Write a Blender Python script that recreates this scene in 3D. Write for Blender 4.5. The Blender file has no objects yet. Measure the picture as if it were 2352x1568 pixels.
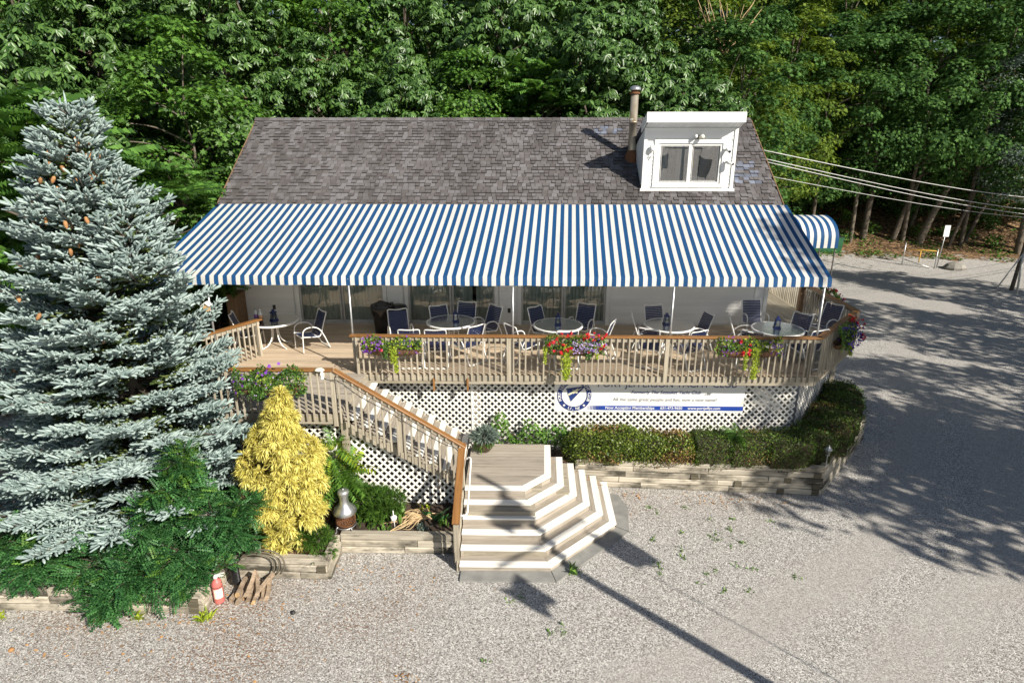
import bpy, math, random
import numpy as np
from mathutils import Vector, Matrix, Euler

sc = bpy.context.scene
col = sc.collection
rng = np.random.default_rng(11)
random.seed(11)
R = math.radians

# ------------------------------------------------------------------ camera, sky, sun, exposure
cam_d = bpy.data.cameras.new('camera')
cam = bpy.data.objects.new('camera', cam_d)
col.objects.link(cam)
cam.location = (0, -13.6, 7.9)
cam.rotation_euler = (R(90 - 18.4), 0, R(1.0))
cam_d.sensor_width = 36
cam_d.lens = 36 * 1437 / 2352
cam_d.clip_end = 2000
sc.camera = cam

SUN_EL, SUN_AZ = 34.0, 133.0                      # azimuth clockwise from +y
to_sun = Vector((math.sin(R(SUN_AZ)) * math.cos(R(SUN_EL)), math.cos(R(SUN_AZ)) * math.cos(R(SUN_EL)), math.sin(R(SUN_EL))))
w = bpy.data.worlds.new('World')
sc.world = w
w.use_nodes = True
nt = w.node_tree
bg = nt.nodes['Background']
sky = nt.nodes.new('ShaderNodeTexSky')
sky.sky_type = 'NISHITA'
sky.sun_disc = False
sky.sun_elevation = R(SUN_EL)
sky.sun_rotation = R(SUN_AZ)
nt.links.new(sky.outputs['Color'], bg.inputs['Color'])
bg.inputs['Strength'].default_value = 0.06
sun_d = bpy.data.lights.new('sun', 'SUN')
sun_d.energy = 5.0
sun_d.angle = R(0.53)
sun_d.color = (1.0, 0.93, 0.82)
sun = bpy.data.objects.new('sun', sun_d)
col.objects.link(sun)
sun.location = (30, -30, 30)
sun.rotation_euler = (-to_sun).to_track_quat('-Z', 'Y').to_euler()
sc.view_settings.view_transform = 'Standard'
sc.view_settings.look = 'None'
sc.view_settings.exposure = 0.58
sc.view_settings.gamma = 1.0
sc.view_settings.use_curve_mapping = False
sc.render.engine = 'CYCLES'
sc.cycles.use_denoising = True
sc.cycles.max_bounces = 6
sc.cycles.diffuse_bounces = 4
sc.cycles.transparent_max_bounces = 16
sc.cycles.sample_clamp_indirect = 6

# ------------------------------------------------------------------ materials
MATS = {}
def _nodes(name):
    m = bpy.data.materials.new(name)
    m.use_nodes = True
    nt = m.node_tree
    b = nt.nodes['Principled BSDF']
    return m, nt, b, nt.nodes['Material Output']

def N(nt, t, **k):
    n = nt.nodes.new(t)
    for a, v in k.items():
        setattr(n, a, v)
    return n

def rgba(c):
    return (c[0], c[1], c[2], 1)

def math_(nt, op, a, b=None):
    n = N(nt, 'ShaderNodeMath', operation=op)
    for i, v in enumerate((a, b)):
        if v is None:
            continue
        if isinstance(v, (int, float)):
            n.inputs[i].default_value = v
        else:
            nt.links.new(v, n.inputs[i])
    return n.outputs[0]

def mixc(nt, fac, a, b, mode='MIX'):
    n = N(nt, 'ShaderNodeMix', data_type='RGBA', blend_type=mode)
    for i, v in ((0, fac), (6, a), (7, b)):
        if isinstance(v, (int, float)):
            n.inputs[i].default_value = v
        elif isinstance(v, tuple):
            n.inputs[i].default_value = rgba(v)
        else:
            nt.links.new(v, n.inputs[i])
    return n.outputs[2]

def noise(nt, vec, scale, detail=4, rough=.55, stretch=None):
    if stretch:
        mp = N(nt, 'ShaderNodeMapping')
        mp.inputs['Scale'].default_value = stretch
        nt.links.new(vec, mp.inputs['Vector'])
        vec = mp.outputs[0]
    n = N(nt, 'ShaderNodeTexNoise')
    n.inputs['Scale'].default_value = scale
    n.inputs['Detail'].default_value = detail
    n.inputs['Roughness'].default_value = rough
    nt.links.new(vec, n.inputs['Vector'])
    return n.outputs['Fac']

def ramp(nt, fac, stops):
    n = N(nt, 'ShaderNodeValToRGB')
    e = n.color_ramp.elements
    e[0].position, e[0].color = stops[0][0], rgba(stops[0][1])
    e[1].position, e[1].color = stops[-1][0], rgba(stops[-1][1])
    for p, c in stops[1:-1]:
        x = e.new(p)
        x.color = rgba(c)
    nt.links.new(fac, n.inputs[0])
    return n.outputs[0]

def g(v):
    return (v, v, v)

def coords(nt, kind):
    """object space shifted by the object's own random number, or world position"""
    if kind == 'POS':
        return N(nt, 'ShaderNodeNewGeometry').outputs['Position']
    tc = N(nt, 'ShaderNodeTexCoord').outputs['Object']
    oi = N(nt, 'ShaderNodeObjectInfo').outputs['Random']
    va = N(nt, 'ShaderNodeVectorMath', operation='ADD')
    nt.links.new(tc, va.inputs[0])
    cx = N(nt, 'ShaderNodeCombineXYZ')
    for i, k in enumerate((37., 91., 53.)):
        nt.links.new(math_(nt, 'MULTIPLY', oi, k), cx.inputs[i])
    nt.links.new(cx.outputs[0], va.inputs[1])
    return va.outputs[0]

def bump(nt, b, h, strength, dist=.01):
    n = N(nt, 'ShaderNodeBump')
    n.inputs['Strength'].default_value = strength
    n.inputs['Distance'].default_value = dist
    nt.links.new(h, n.inputs['Height'])
    nt.links.new(n.outputs[0], b.inputs['Normal'])

def vary(nt, colr, amount, island=False):
    if island:
        r = N(nt, 'ShaderNodeNewGeometry').outputs['Random Per Island']
    else:
        r = N(nt, 'ShaderNodeObjectInfo').outputs['Random']
    k = math_(nt, 'ADD', math_(nt, 'MULTIPLY', r, 2 * amount), 1 - amount)
    h = N(nt, 'ShaderNodeHueSaturation')
    nt.links.new(k, h.inputs['Value'])
    nt.links.new(colr, h.inputs['Color'])
    return h.outputs[0]

def mat(name, c1, c2=None, scale=6, rough=.6, kind='OBJ', stretch=None, rnd=0, island=0, metal=0, spec=.4, bmp=0, bscale=None, detail=4, lo=.35, hi=.68):
    m, nt, b, out = _nodes(name)
    b.inputs['Roughness'].default_value = rough
    b.inputs['Metallic'].default_value = metal
    b.inputs['Specular IOR Level'].default_value = spec
    if c2 is None:
        c2 = tuple(x * .86 for x in c1)
    v = coords(nt, kind)
    f = noise(nt, v, scale, detail, stretch=stretch)
    c = ramp(nt, f, [(lo, c1), (hi, c2)])
    if rnd:
        c = vary(nt, c, rnd)
    if island:
        c = vary(nt, c, island, True)
    nt.links.new(c, b.inputs['Base Color'])
    if bmp:
        f2 = noise(nt, v, bscale or scale, 3, stretch=stretch)
        bump(nt, b, f2, bmp)
    MATS[name] = m
    return m

def wood(name, c1, c2, dark, grain=1., stain=.5, rnd=.12, rough=.75, bmp=.3, spec=.25, lo=.55):
    """boards: grain along local x, weather stains, per-board tone"""
    m, nt, b, out = _nodes(name)
    b.inputs['Roughness'].default_value = rough
    b.inputs['Specular IOR Level'].default_value = spec
    v = coords(nt, 'OBJ')
    f = noise(nt, v, 9 * grain, 5, .6, stretch=(.12, 2.2, 2.2))
    c = ramp(nt, f, [(.32, c1), (.62, c2)])
    f3 = noise(nt, v, 34 * grain, 3, .6, stretch=(.05, 2, 2))
    c = mixc(nt, ramp(nt, f3, [(.52, g(0)), (.72, g(.55))]), c, dark)
    f2 = noise(nt, v, 1.7, 5, .65, stretch=(.6, 1.5, 1.5))
    c = mixc(nt, ramp(nt, f2, [(lo, g(0)), (lo + .17, g(stain))]), c, dark)
    c = vary(nt, c, rnd)
    nt.links.new(c, b.inputs['Base Color'])
    bump(nt, b, f3, bmp, .004)
    MATS[name] = m
    return m

def leafmat(name, c1, c2, trans=.3, rough=.45, spec=.35, island=.3, scale=.8, tcol=None):
    m, nt, b, out = _nodes(name)
    b.inputs['Roughness'].default_value = rough
    b.inputs['Specular IOR Level'].default_value = spec
    r = N(nt, 'ShaderNodeNewGeometry').outputs['Random Per Island']
    p = coords(nt, 'POS')
    f = math_(nt, 'ADD', math_(nt, 'MULTIPLY', noise(nt, p, scale, 2), .55), math_(nt, 'MULTIPLY', r, .45))
    c = ramp(nt, f, [(.28, c1), (.72, c2)])
    c = vary(nt, c, island, True)
    nt.links.new(c, b.inputs['Base Color'])
    t = N(nt, 'ShaderNodeBsdfTranslucent')
    if tcol is None:
        hs = N(nt, 'ShaderNodeHueSaturation')
        hs.inputs['Hue'].default_value = .485
        hs.inputs['Saturation'].default_value = 1.1
        hs.inputs['Value'].default_value = 1.25
        nt.links.new(c, hs.inputs['Color'])
        nt.links.new(hs.outputs[0], t.inputs['Color'])
    else:
        t.inputs['Color'].default_value = rgba(tcol)
    mx = N(nt, 'ShaderNodeMixShader')
    mx.inputs[0].default_value = trans
    nt.links.new(b.outputs[0], mx.inputs[1])
    nt.links.new(t.outputs[0], mx.inputs[2])
    nt.links.new(mx.outputs[0], out.inputs['Surface'])
    MATS[name] = m
    return m

wood('grey_wood', (.29, .255, .195), (.43, .385, .305), (.14, .125, .085), stain=.55)
wood('deck_wood', (.40, .31, .215), (.53, .425, .31), (.25, .19, .13), stain=.3, rnd=.14)
wood('tread_wood', (.29, .255, .21), (.42, .375, .315), (.17, .145, .11), stain=.5)
wood('rail_stain', (.19, .085, .025), (.30, .145, .045), (.09, .042, .015), stain=.45, rnd=.05, rough=.42, spec=.5)
wood('timber', (.37, .33, .26), (.54, .49, .40), (.055, .050, .038), grain=.6, stain=.95, rnd=.2, rough=.85, lo=.46)
wood('timber_end', (.09, .08, .055), (.15, .13, .09), (.05, .045, .03), rnd=.2, rough=.9)
wood('white_nosing', (.86, .84, .79), (.80, .78, .72), (.62, .58, .50), stain=.2, rnd=.02, rough=.6, bmp=.15)
wood('dark_post', (.20, .125, .07), (.27, .17, .10), (.09, .06, .035), rnd=.1)
wood('bark', (.085, .07, .055), (.16, .135, .105), (.04, .033, .027), grain=.5, rnd=.3, rough=.95, bmp=.6)
wood('log_bark', (.22, .16, .11), (.36, .28, .20), (.09, .06, .04), grain=.8, rnd=.25, rough=.95, bmp=.6)
mat('log_end', (.55, .38, .20), (.42, .28, .14), scale=14)
mat('lattice_white', (.83, .82, .78), (.76, .745, .69), scale=2.5, rough=.5, rnd=.03)
mat('white_paint', (.80, .80, .78), (.76, .76, .735), scale=3, rough=.5)
mat('siding_white', (.79, .79, .775), (.73, .73, .71), scale=1.6, rough=.45, rnd=.025, stretch=(.4, 1, 1))
mat('white_metal', (.80, .80, .78), (.72, .72, .69), scale=8, rough=.35, spec=.5)
mat('navy_sling', (.012, .022, .075), (.02, .034, .105), scale=20, rough=.42, spec=.5)
mat('lantern_blue', (.006, .016, .09), (.010, .026, .13), scale=12, rough=.35, spec=.6)
mat('candle', (.8, .76, .62), rough=.5)
mat('galv', (.52, .53, .53), (.40, .41, .42), scale=14, rough=.38, metal=.75, spec=.5)
mat('stove_steel', (.56, .52, .43), (.40, .32, .22), scale=5, rough=.36, metal=.55, stretch=(1, 1, .5))
mat('bright_steel', (.60, .61, .62), (.46, .47, .48), scale=7, rough=.35, metal=.9)
mat('rust', (.20, .085, .035), (.09, .045, .025), scale=18, rough=.85, bmp=.3)
mat('black_plastic', (.012, .012, .013), (.02, .02, .021), scale=9, rough=.38, spec=.5)
mat('bag_plastic', (.010, .010, .011), (.018, .018, .019), scale=14, rough=.22, spec=.6, bmp=.5, bscale=9)
mat('dark_iron', (.03, .03, .03), (.055, .05, .045), scale=10, rough=.6)
mat('slate', (.20, .20, .19), (.29, .285, .265), scale=3.5, rough=.8, kind='POS', bmp=.15, bscale=30)
mat('aluminium', (.50, .51, .51), (.42, .43, .43), scale=5, rough=.4, metal=.4)
mat('blind_fabric', (.74, .76, .73), (.64, .66, .63), scale=3, rough=.8, stretch=(3, 3, .3))
mat('coir', (.20, .105, .055), (.09, .05, .028), scale=26, rough=.95, bmp=.9)
mat('terracotta', (.10, .055, .042), (.065, .036, .028), scale=4, rough=.4, spec=.5)
mat('extinguisher_red', (.62, .17, .15), (.52, .13, .12), scale=4, rough=.45)
mat('paper_label', (.80, .78, .70), (.72, .66, .5), scale=20)
mat('dumpster_green', (.02, .11, .045), (.015, .08, .035), scale=3, rough=.55)
mat('hazard_yellow', (.70, .42, .05), (.60, .34, .04), scale=8, rough=.6)
mat('navy_print', (.012, .03, .15), (.016, .04, .18), scale=5, rough=.5)
mat('bar_blue', (.016, .055, .32), (.02, .065, .36), scale=4, rough=.5)
mat('grey_print', (.24, .24, .25), (.20, .20, .21), scale=5, rough=.5)
mat('white_print', (.82, .82, .80), rough=.5)
mat('cream_print', (.76, .71, .50), rough=.5)
mat('banner_vinyl', (.80, .80, .78), (.76, .77, .75), scale=.8, rough=.4)
mat('concrete', (.33, .32, .30), (.25, .245, .23), scale=3, rough=.9, kind='POS')
mat('soil', (.030, .020, .014), (.075, .052, .036), scale=11, rough=.95, kind='POS', bmp=.8, bscale=22)
mat('mulch', (.15, .09, .055), (.29, .20, .135), scale=30, rough=.95, kind='POS', bmp=.6)
mat('dark_inside', (.02, .02, .02), rough=.9)
mat('room', (.14, .14, .14), (.10, .10, .10), rough=.9)
mat('straw', (.62, .46, .26), (.48, .34, .18), scale=7, rough=.8, island=.25)
mat('dead_leaf', (.46, .25, .09), (.30, .15, .055), scale=3, rough=.8, kind='POS', island=.35)
mat('cone_tan', (.40, .21, .085), (.30, .15, .06), scale=40, rough=.8, bmp=.8, rnd=.15)
mat('hose_black', (.03, .03, .028), rough=.5)
mat('hose_brown', (.13, .115, .085), rough=.5)
mat('cord', (.03, .03, .03), rough=.6)
mat('wire_white', (.62, .62, .60), rough=.5)
mat('rock', (.30, .28, .25), (.2, .19, .17), scale=6, rough=.9, bmp=.5)
mat('petal_red', (.55, .012, .02), (.42, .008, .015), scale=3, rough=.5, island=.2)
mat('petal_purple', (.16, .03, .32), (.11, .02, .24), scale=3, rough=.5, island=.25)
mat('petal_indigo', (.05, .018, .22), (.035, .012, .15), scale=3, rough=.5, island=.25)
mat('petal_lilac', (.42, .32, .58), (.36, .26, .52), scale=3, rough=.5, island=.2)
mat('flag_cloth', (.7, .7, .7), rough=.8)
mat('soda_purple', (.05, .01, .10), (.03, .008, .06), rough=.15, spec=.6)
mat('soda_brown', (.05, .018, .010), (.03, .012, .008), rough=.15, spec=.6)
mat('soda_label', (.20, .08, .32), (.15, .06, .25), scale=30)
mat('root_label', (.42, .24, .15), (.35, .19, .11), scale=30)
mat('clear_plastic', (.55, .58, .58), rough=.15, spec=.6)
mat('towel', (.10, .12, .13), (.32, .33, .33), scale=5, rough=.9)
mat('tote', (.65, .66, .66), (.45, .48, .5), scale=6, rough=.4)
mat('curtain', (.60, .60, .57), (.32, .33, .33), scale=5, rough=.9, stretch=(4, 1, .4))

leafmat('oak_leaf', (.040, .100, .022), (.105, .200, .050), trans=.22, rough=.38, spec=.5)
leafmat('maple_leaf', (.045, .120, .016), (.115, .240, .038), trans=.3, rough=.5)
leafmat('maple_dark', (.034, .090, .024), (.085, .175, .042), trans=.25, rough=.65, spec=.12)
leafmat('olive_leaf', (.055, .115, .016), (.155, .220, .035), trans=.3, rough=.65, spec=.12)
leafmat('ailanthus_leaf', (.045, .125, .022), (.115, .245, .045), trans=.3, rough=.4, spec=.45)
leafmat('locust_leaf', (.025, .095, .030), (.070, .19, .055), trans=.22, rough=.5)
leafmat('locust_tip', (.07, .17, .025), (.13, .26, .045), trans=.3, rough=.5)
leafmat('spruce_blue', (.20, .275, .26), (.36, .445, .42), trans=.05, rough=.7, spec=.15, island=.16, scale=1.6)
leafmat('spruce_green', (.050, .085, .025), (.12, .15, .05), trans=.05, rough=.75, spec=.15, island=.25, scale=1.6)
leafmat('gold_foliage', (.52, .47, .09), (.80, .75, .26), trans=.28, rough=.6, spec=.2, island=.25, scale=2.2)
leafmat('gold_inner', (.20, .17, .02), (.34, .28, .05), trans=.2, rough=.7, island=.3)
leafmat('juniper', (.030, .085, .012), (.085, .165, .025), trans=.2, rough=.6, spec=.2, scale=3)
leafmat('yew', (.024, .060, .008), (.095, .160, .020), trans=.2, rough=.5, scale=3)
leafmat('boxwood', (.055, .105, .012), (.19, .255, .040), trans=.25, rough=.4, spec=.5, scale=2.5)
leafmat('browned', (.17, .105, .035), (.30, .20, .075), trans=.2, rough=.7, scale=3)
leafmat('vine_leaf', (.06, .15, .02), (.13, .26, .045), trans=.3, rough=.45)
leafmat('lime_leaf', (.21, .31, .02), (.38, .46, .05), trans=.35, rough=.5)
leafmat('basket_leaf', (.045, .115, .020), (.115, .225, .045), trans=.3, rough=.5, scale=5)
leafmat('grey_leaf', (.10, .14, .115), (.19, .24, .20), trans=.15, rough=.7)
leafmat('hosta_leaf', (.20, .30, .04), (.46, .52, .14), trans=.3, rough=.45, scale=6)
leafmat('weed_leaf', (.07, .15, .025), (.14, .26, .045), trans=.3, rough=.5)
leafmat('bronze_grass', (.17, .13, .035), (.28, .20, .06), trans=.25, rough=.7)
def m_ground():
    m, nt, b, out = _nodes('ground')
    b.inputs['Roughness'].default_value = .9
    b.inputs['Specular IOR Level'].default_value = .15
    p = coords(nt, 'POS')
    vo = N(nt, 'ShaderNodeTexVoronoi', feature='F1')
    vo.inputs['Scale'].default_value = 62
    nt.links.new(p, vo.inputs['Vector'])
    sep = N(nt, 'ShaderNodeSeparateColor')
    nt.links.new(vo.outputs['Color'], sep.inputs[0])
    stone = ramp(nt, sep.outputs[0], [(.0, (.08, .078, .075)), (.16, (.20, .197, .19)), (.55, (.40, .39, .37)), (.85, (.58, .57, .545)), (1., (.80, .79, .76))])
    stone = mixc(nt, math_(nt, 'MULTIPLY', sep.outputs[1], .14), stone, (.36, .27, .19))
    # packed sandy wheel tracks bending round the yard, plus a broad painted sunlit patch
    f = noise(nt, p, .9, 4, .6)
    ta = N(nt, 'ShaderNodeAttribute', attribute_name='track_sunlit').outputs['Fac']
    tr = ramp(nt, math_(nt, 'ADD', ta, math_(nt, 'MULTIPLY', math_(nt, 'SUBTRACT', f, .5), .7)), [(.15, g(0)), (.75, g(1))])
    fine = ramp(nt, noise(nt, p, 70, 3, .7), [(.3, (.33, .31, .285)), (.7, (.47, .445, .41))])
    c = mixc(nt, math_(nt, 'MULTIPLY', tr, .45), stone, fine)
    # brown needles and crumbs caught in the stones
    f2 = noise(nt, p, .55, 4, .6)
    sp = ramp(nt, noise(nt, p, 24, 3, .7), [(.50, g(0)), (.60, g(1))])
    k = N(nt, 'ShaderNodeAttribute', attribute_name='litter').outputs['Fac']
    c = mixc(nt, math_(nt, 'MULTIPLY', math_(nt, 'MULTIPLY', sp, k), ramp(nt, f2, [(.38, g(.15)), (.6, g(1))])), c, (.20, .105, .05))
    # forest floor
    vl = N(nt, 'ShaderNodeTexVoronoi', feature='F1')
    vl.inputs['Scale'].default_value = 9
    nt.links.new(p, vl.inputs['Vector'])
    s2 = N(nt, 'ShaderNodeSeparateColor')
    nt.links.new(vl.outputs['Color'], s2.inputs[0])
    lit = ramp(nt, s2.outputs[0], [(0, (.05, .032, .02)), (.55, (.15, .092, .05)), (1, (.33, .215, .12))])
    fo = N(nt, 'ShaderNodeAttribute', attribute_name='forest').outputs['Fac']
    edge = math_(nt, 'ADD', fo, math_(nt, 'MULTIPLY', math_(nt, 'SUBTRACT', noise(nt, p, 1.3, 5, .7), .5), 1.3))
    c = mixc(nt, ramp(nt, edge, [(.42, g(0)), (.6, g(1))]), c, lit)
    nt.links.new(c, b.inputs['Base Color'])
    h = math_(nt, 'ADD', vo.outputs['Distance'], math_(nt, 'MULTIPLY', noise(nt, p, 3, 3), .4))
    bump(nt, b, math_(nt, 'MULTIPLY', h, -1), .55, .012)
    MATS['ground'] = m
m_ground()

def m_shingle(name, c1, c2, c3):
    m, nt, b, out = _nodes(name)
    b.inputs['Roughness'].default_value = .9
    b.inputs['Specular IOR Level'].default_value = .15
    r = math_(nt, 'FRACT', math_(nt, 'ADD', N(nt, 'ShaderNodeNewGeometry').outputs['Random Per Island'], N(nt, 'ShaderNodeObjectInfo').outputs['Random']))
    c = ramp(nt, r, [(0, c1), (.45, c2), (1, c3)])
    p = coords(nt, 'POS')
    f = noise(nt, p, .75, 5, .6, stretch=(1.5, .22, .22))
    c = mixc(nt, ramp(nt, f, [(.46, g(0)), (.70, g(.6))]), c, (.045, .040, .038))
    gr = noise(nt, p, 120, 2, .7)
    c = mixc(nt, .5, c, ramp(nt, gr, [(.3, g(.35)), (.7, g(.65))]), 'OVERLAY')
    nt.links.new(c, b.inputs['Base Color'])
    bump(nt, b, gr, .25, .004)
    MATS[name] = m
m_shingle('shingle', (.092, .084, .083), (.125, .116, .115), (.170, .164, .172))
mat('shingle_edge', (.030, .028, .028), (.05, .047, .047), scale=9, rough=.95)
m_shingle('shingle_new', (.12, .135, .175), (.16, .18, .235), (.21, .235, .30))

def m_fabric(name, c, tr):
    m, nt, b, out = _nodes(name)
    b.inputs['Roughness'].default_value = .65
    b.inputs['Specular IOR Level'].default_value = .25
    p = coords(nt, 'POS')
    f = noise(nt, p, 1.1, 4, .6, stretch=(1, .35, 1))
    cc = ramp(nt, f, [(.35, c), (.75, tuple(x * .9 for x in c))])
    nt.links.new(cc, b.inputs['Base Color'])
    bump(nt, b, noise(nt, p, 2.2, 3, .5, stretch=(1.6, .35, .6)), .35, .03)
    t = N(nt, 'ShaderNodeBsdfTranslucent')
    nt.links.new(cc, t.inputs['Color'])
    mx = N(nt, 'ShaderNodeMixShader')
    mx.inputs[0].default_value = tr
    nt.links.new(b.outputs[0], mx.inputs[1])
    nt.links.new(t.outputs[0], mx.inputs[2])
    nt.links.new(mx.outputs[0], out.inputs['Surface'])
    MATS[name] = m
m_fabric('awning_white', (.86, .85, .81), .34)
m_fabric('awning_blue', (.012, .078, .215), .16)

def m_glass(name, tint, refl, rough=.0, opac=0., body=(.4, .45, .43)):
    m, nt, b, out = _nodes(name)
    fr = N(nt, 'ShaderNodeFresnel')
    fr.inputs['IOR'].default_value = 1.5
    k = math_(nt, 'MINIMUM', math_(nt, 'ADD', math_(nt, 'MULTIPLY', fr.outputs[0], 1.4), refl), 1.)
    tp = N(nt, 'ShaderNodeBsdfTransparent')
    tp.inputs['Color'].default_value = rgba(tint)
    gl = N(nt, 'ShaderNodeBsdfGlossy')
    gl.inputs['Roughness'].default_value = rough
    base = tp.outputs[0]
    if opac:
        df = N(nt, 'ShaderNodeBsdfDiffuse')
        df.inputs['Color'].default_value = rgba(body)
        m1 = N(nt, 'ShaderNodeMixShader')
        m1.inputs[0].default_value = opac
        nt.links.new(base, m1.inputs[1])
        nt.links.new(df.outputs[0], m1.inputs[2])
        base = m1.outputs[0]
    mx = N(nt, 'ShaderNodeMixShader')
    nt.links.new(k, mx.inputs[0])
    nt.links.new(base, mx.inputs[1])
    nt.links.new(gl.outputs[0], mx.inputs[2])
    nt.links.new(mx.outputs[0], out.inputs['Surface'])
    MATS[name] = m
m_glass('door_glass', (.70, .78, .75), .13, .01)
m_glass('dormer_glass', (.72, .77, .79), .34, .01)
m_glass('table_glass', (.50, .58, .54), .10, .22, .62, (.42, .47, .44))
m_glass('lamp_glass', (.8, .85, .85), .15, .05)

# ------------------------------------------------------------------ mesh helpers
ORG = {}                       # world origin of every parent (things are placed unrotated unless copied)
def tag(o, label=None, cat=None, group=None, kind=None):
    for k, v in (('label', label), ('category', cat), ('group', group), ('kind', kind)):
        if v:
            o[k] = v
    return o

def thing(name, label, cat, loc=(0, 0, 0), group=None, kind=None):
    o = bpy.data.objects.new(name, None)
    o.empty_display_size = .2
    col.objects.link(o)
    o.location = loc
    ORG[o.name] = Vector(loc)
    return tag(o, label, cat, group, kind)

def org(p):
    return ORG.get(p.name, Vector((0, 0, 0))) if p else Vector((0, 0, 0))

def link(name, me, parent=None, loc=None, rot=None, scale=None):
    """one mesh object; loc is a world point"""
    o = bpy.data.objects.new(name, me)
    col.objects.link(o)
    if parent:
        o.parent = parent
    b = org(parent)
    L = Vector(loc) if loc is not None else Vector(b)
    o.location = L - b
    if rot is not None:
        o.rotation_euler = rot
    if scale is not None:
        o.scale = scale
    ORG[o.name] = L
    return o

class MB:
    def __init__(s):
        s.V, s.F, s.M = [], [], []
        s.m = 0
    def add(s, V, F, m=None):
        n = len(s.V)
        s.V += [tuple(v) for v in V]
        s.F += [tuple(i + n for i in f) for f in F]
        s.M += [s.m if m is None else m] * len(F)
        return s
    def box(s, c, d, Rm=None, m=None, taper=1.):
        x, y, z = (k / 2 for k in d)
        t = taper
        P = [(-x, -y, -z), (x, -y, -z), (x, y, -z), (-x, y, -z), (-x * t, -y * t, z), (x * t, -y * t, z), (x * t, y * t, z), (-x * t, y * t, z)]
        P = [Vector(p) for p in P]
        if Rm is not None:
            P = [Rm @ p for p in P]
        c = Vector(c)
        return s.add([p + c for p in P], [(0, 3, 2, 1), (4, 5, 6, 7), (0, 1, 5, 4), (1, 2, 6, 5), (2, 3, 7, 6), (3, 0, 4, 7)], m)
    def bar(s, a, b, wd, hg, m=None):
        a, b = Vector(a), Vector(b)
        d = b - a
        return s.box((a + b) / 2, (d.length, wd, hg), d.to_track_quat('X', 'Z').to_matrix(), m)
    def tube(s, pts, r, n=8, m=None, caps=True, closed=False):
        pts = [Vector(p) for p in pts]
        k = len(pts)
        rs = r if hasattr(r, '__len__') else [r] * k
        V, F = [], []
        side = None
        for i, p in enumerate(pts):
            if closed:
                t = pts[(i + 1) % k] - pts[i - 1]
            else:
                t = pts[min(i + 1, k - 1)] - pts[max(i - 1, 0)]
            t.normalize()
            if side is None:
                side = t.orthogonal().normalized()
            side = (side - t * side.dot(t)).normalized()
            up = t.cross(side)
            for j in range(n):
                a = 2 * math.pi * j / n
                V.append(p + (side * math.cos(a) + up * math.sin(a)) * rs[i])
        for i in range(k if closed else k - 1):
            i2 = (i + 1) % k
            for j in range(n):
                F.append((i * n + j, i * n + (j + 1) % n, i2 * n + (j + 1) % n, i2 * n + j))
        if caps and not closed:
            F.append(tuple(range(n))[::-1])
            F.append(tuple((k - 1) * n + j for j in range(n)))
        return s.add(V, F, m)
    def lathe(s, prof, c=(0, 0, 0), n=20, m=None, sx=1., sy=1.):
        V, F = [], []
        c = Vector(c)
        for r, z in prof:
            for j in range(n):
                a = 2 * math.pi * j / n
                V.append(c + Vector((r * math.cos(a) * sx, r * math.sin(a) * sy, z)))
        for i in range(len(prof) - 1):
            for j in range(n):
                F.append((i * n + j, i * n + (j + 1) % n, (i + 1) * n + (j + 1) % n, (i + 1) * n + j))
        return s.add(V, F, m)
    def mesh(s, name, mats, smooth=False, off=None):
        me = bpy.data.meshes.new(name)
        V = s.V
        if off is not None:
            V = [(v[0] - off[0], v[1] - off[1], v[2] - off[2]) for v in V]
        me.from_pydata(V, [], s.F)
        for k in (mats if isinstance(mats, (list, tuple)) else [mats]):
            me.materials.append(MATS[k])
        if max(s.M, default=0):
            me.polygons.foreach_set('material_index', s.M)
        if smooth:
            me.polygons.foreach_set('use_smooth', [True] * len(s.F))
        me.update()
        return me
    def build(s, name, mats, parent=None, smooth=False, at=None):
        """verts are world points; the object's origin goes to its parent (or `at`)"""
        o_ = Vector(at) if at is not None else org(parent)
        return link(name, s.mesh(name, mats, smooth, o_), parent, o_)

def curve(pts, n=8):
    """Catmull-Rom through pts"""
    P = [Vector(p) for p in pts]
    P = [P[0] * 2 - P[1]] + P + [P[-1] * 2 - P[-2]]
    out = []
    for i in range(1, len(P) - 2):
        a, b, c, d = P[i - 1:i + 3]
        for k in range(n):
            t = k / n
            out.append(.5 * ((2 * b) + (c - a) * t + (2 * a - 5 * b + 4 * c - d) * t * t + (3 * b - a - 3 * c + d) * t ** 3))
    out.append(P[-2])
    return out

_BOX = {}
def board(name, parent, c, size, rot=(0, 0, 0), m='grey_wood', bev=.004):
    """one board, beam or slat, its long side along local x; alike boards share their mesh"""
    key = (tuple(round(v, 3) for v in size), m, bev)
    me = _BOX.get(key)
    if me is None:
        x, y, z = (v / 2 for v in size)
        b = min(bev, y * .4, z * .4)
        sec = [(-y + b, -z), (y - b, -z), (y, -z + b), (y, z - b), (y - b, z), (-y + b, z), (-y, z - b), (-y, -z + b)]
        V = [(sx, p, q) for sx in (-x, x) for p, q in sec]
        F = [(i, 8 + i, 8 + (i + 1) % 8, (i + 1) % 8) for i in range(8)] + [tuple(range(8)), tuple(range(15, 7, -1))]
        me = bpy.data.meshes.new(name)
        me.from_pydata(V, [], [f[::-1] for f in F])
        me.materials.append(MATS[m])
        me.update()
        _BOX[key] = me
    return link(name, me, parent, c, rot)

def board_between(name, parent, a, b, wd, hg, m='grey_wood', bev=.004):
    a, b = Vector(a), Vector(b)
    d = b - a
    return board(name, parent, (a + b) / 2, (d.length, wd, hg), d.to_track_quat('X', 'Z').to_euler(), m, bev)

# ---- big leaf meshes
def unit(a):
    return a / np.maximum(np.linalg.norm(a, axis=-1, keepdims=True), 1e-9)

def frames(d, up):
    d = unit(d)
    s = unit(np.cross(up, d))
    return np.stack([d, s, np.cross(d, s)], axis=-1)       # columns: along, side, normal

def rand_unit(n, r=rng):
    return unit(r.normal(size=(n, 3)))

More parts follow.
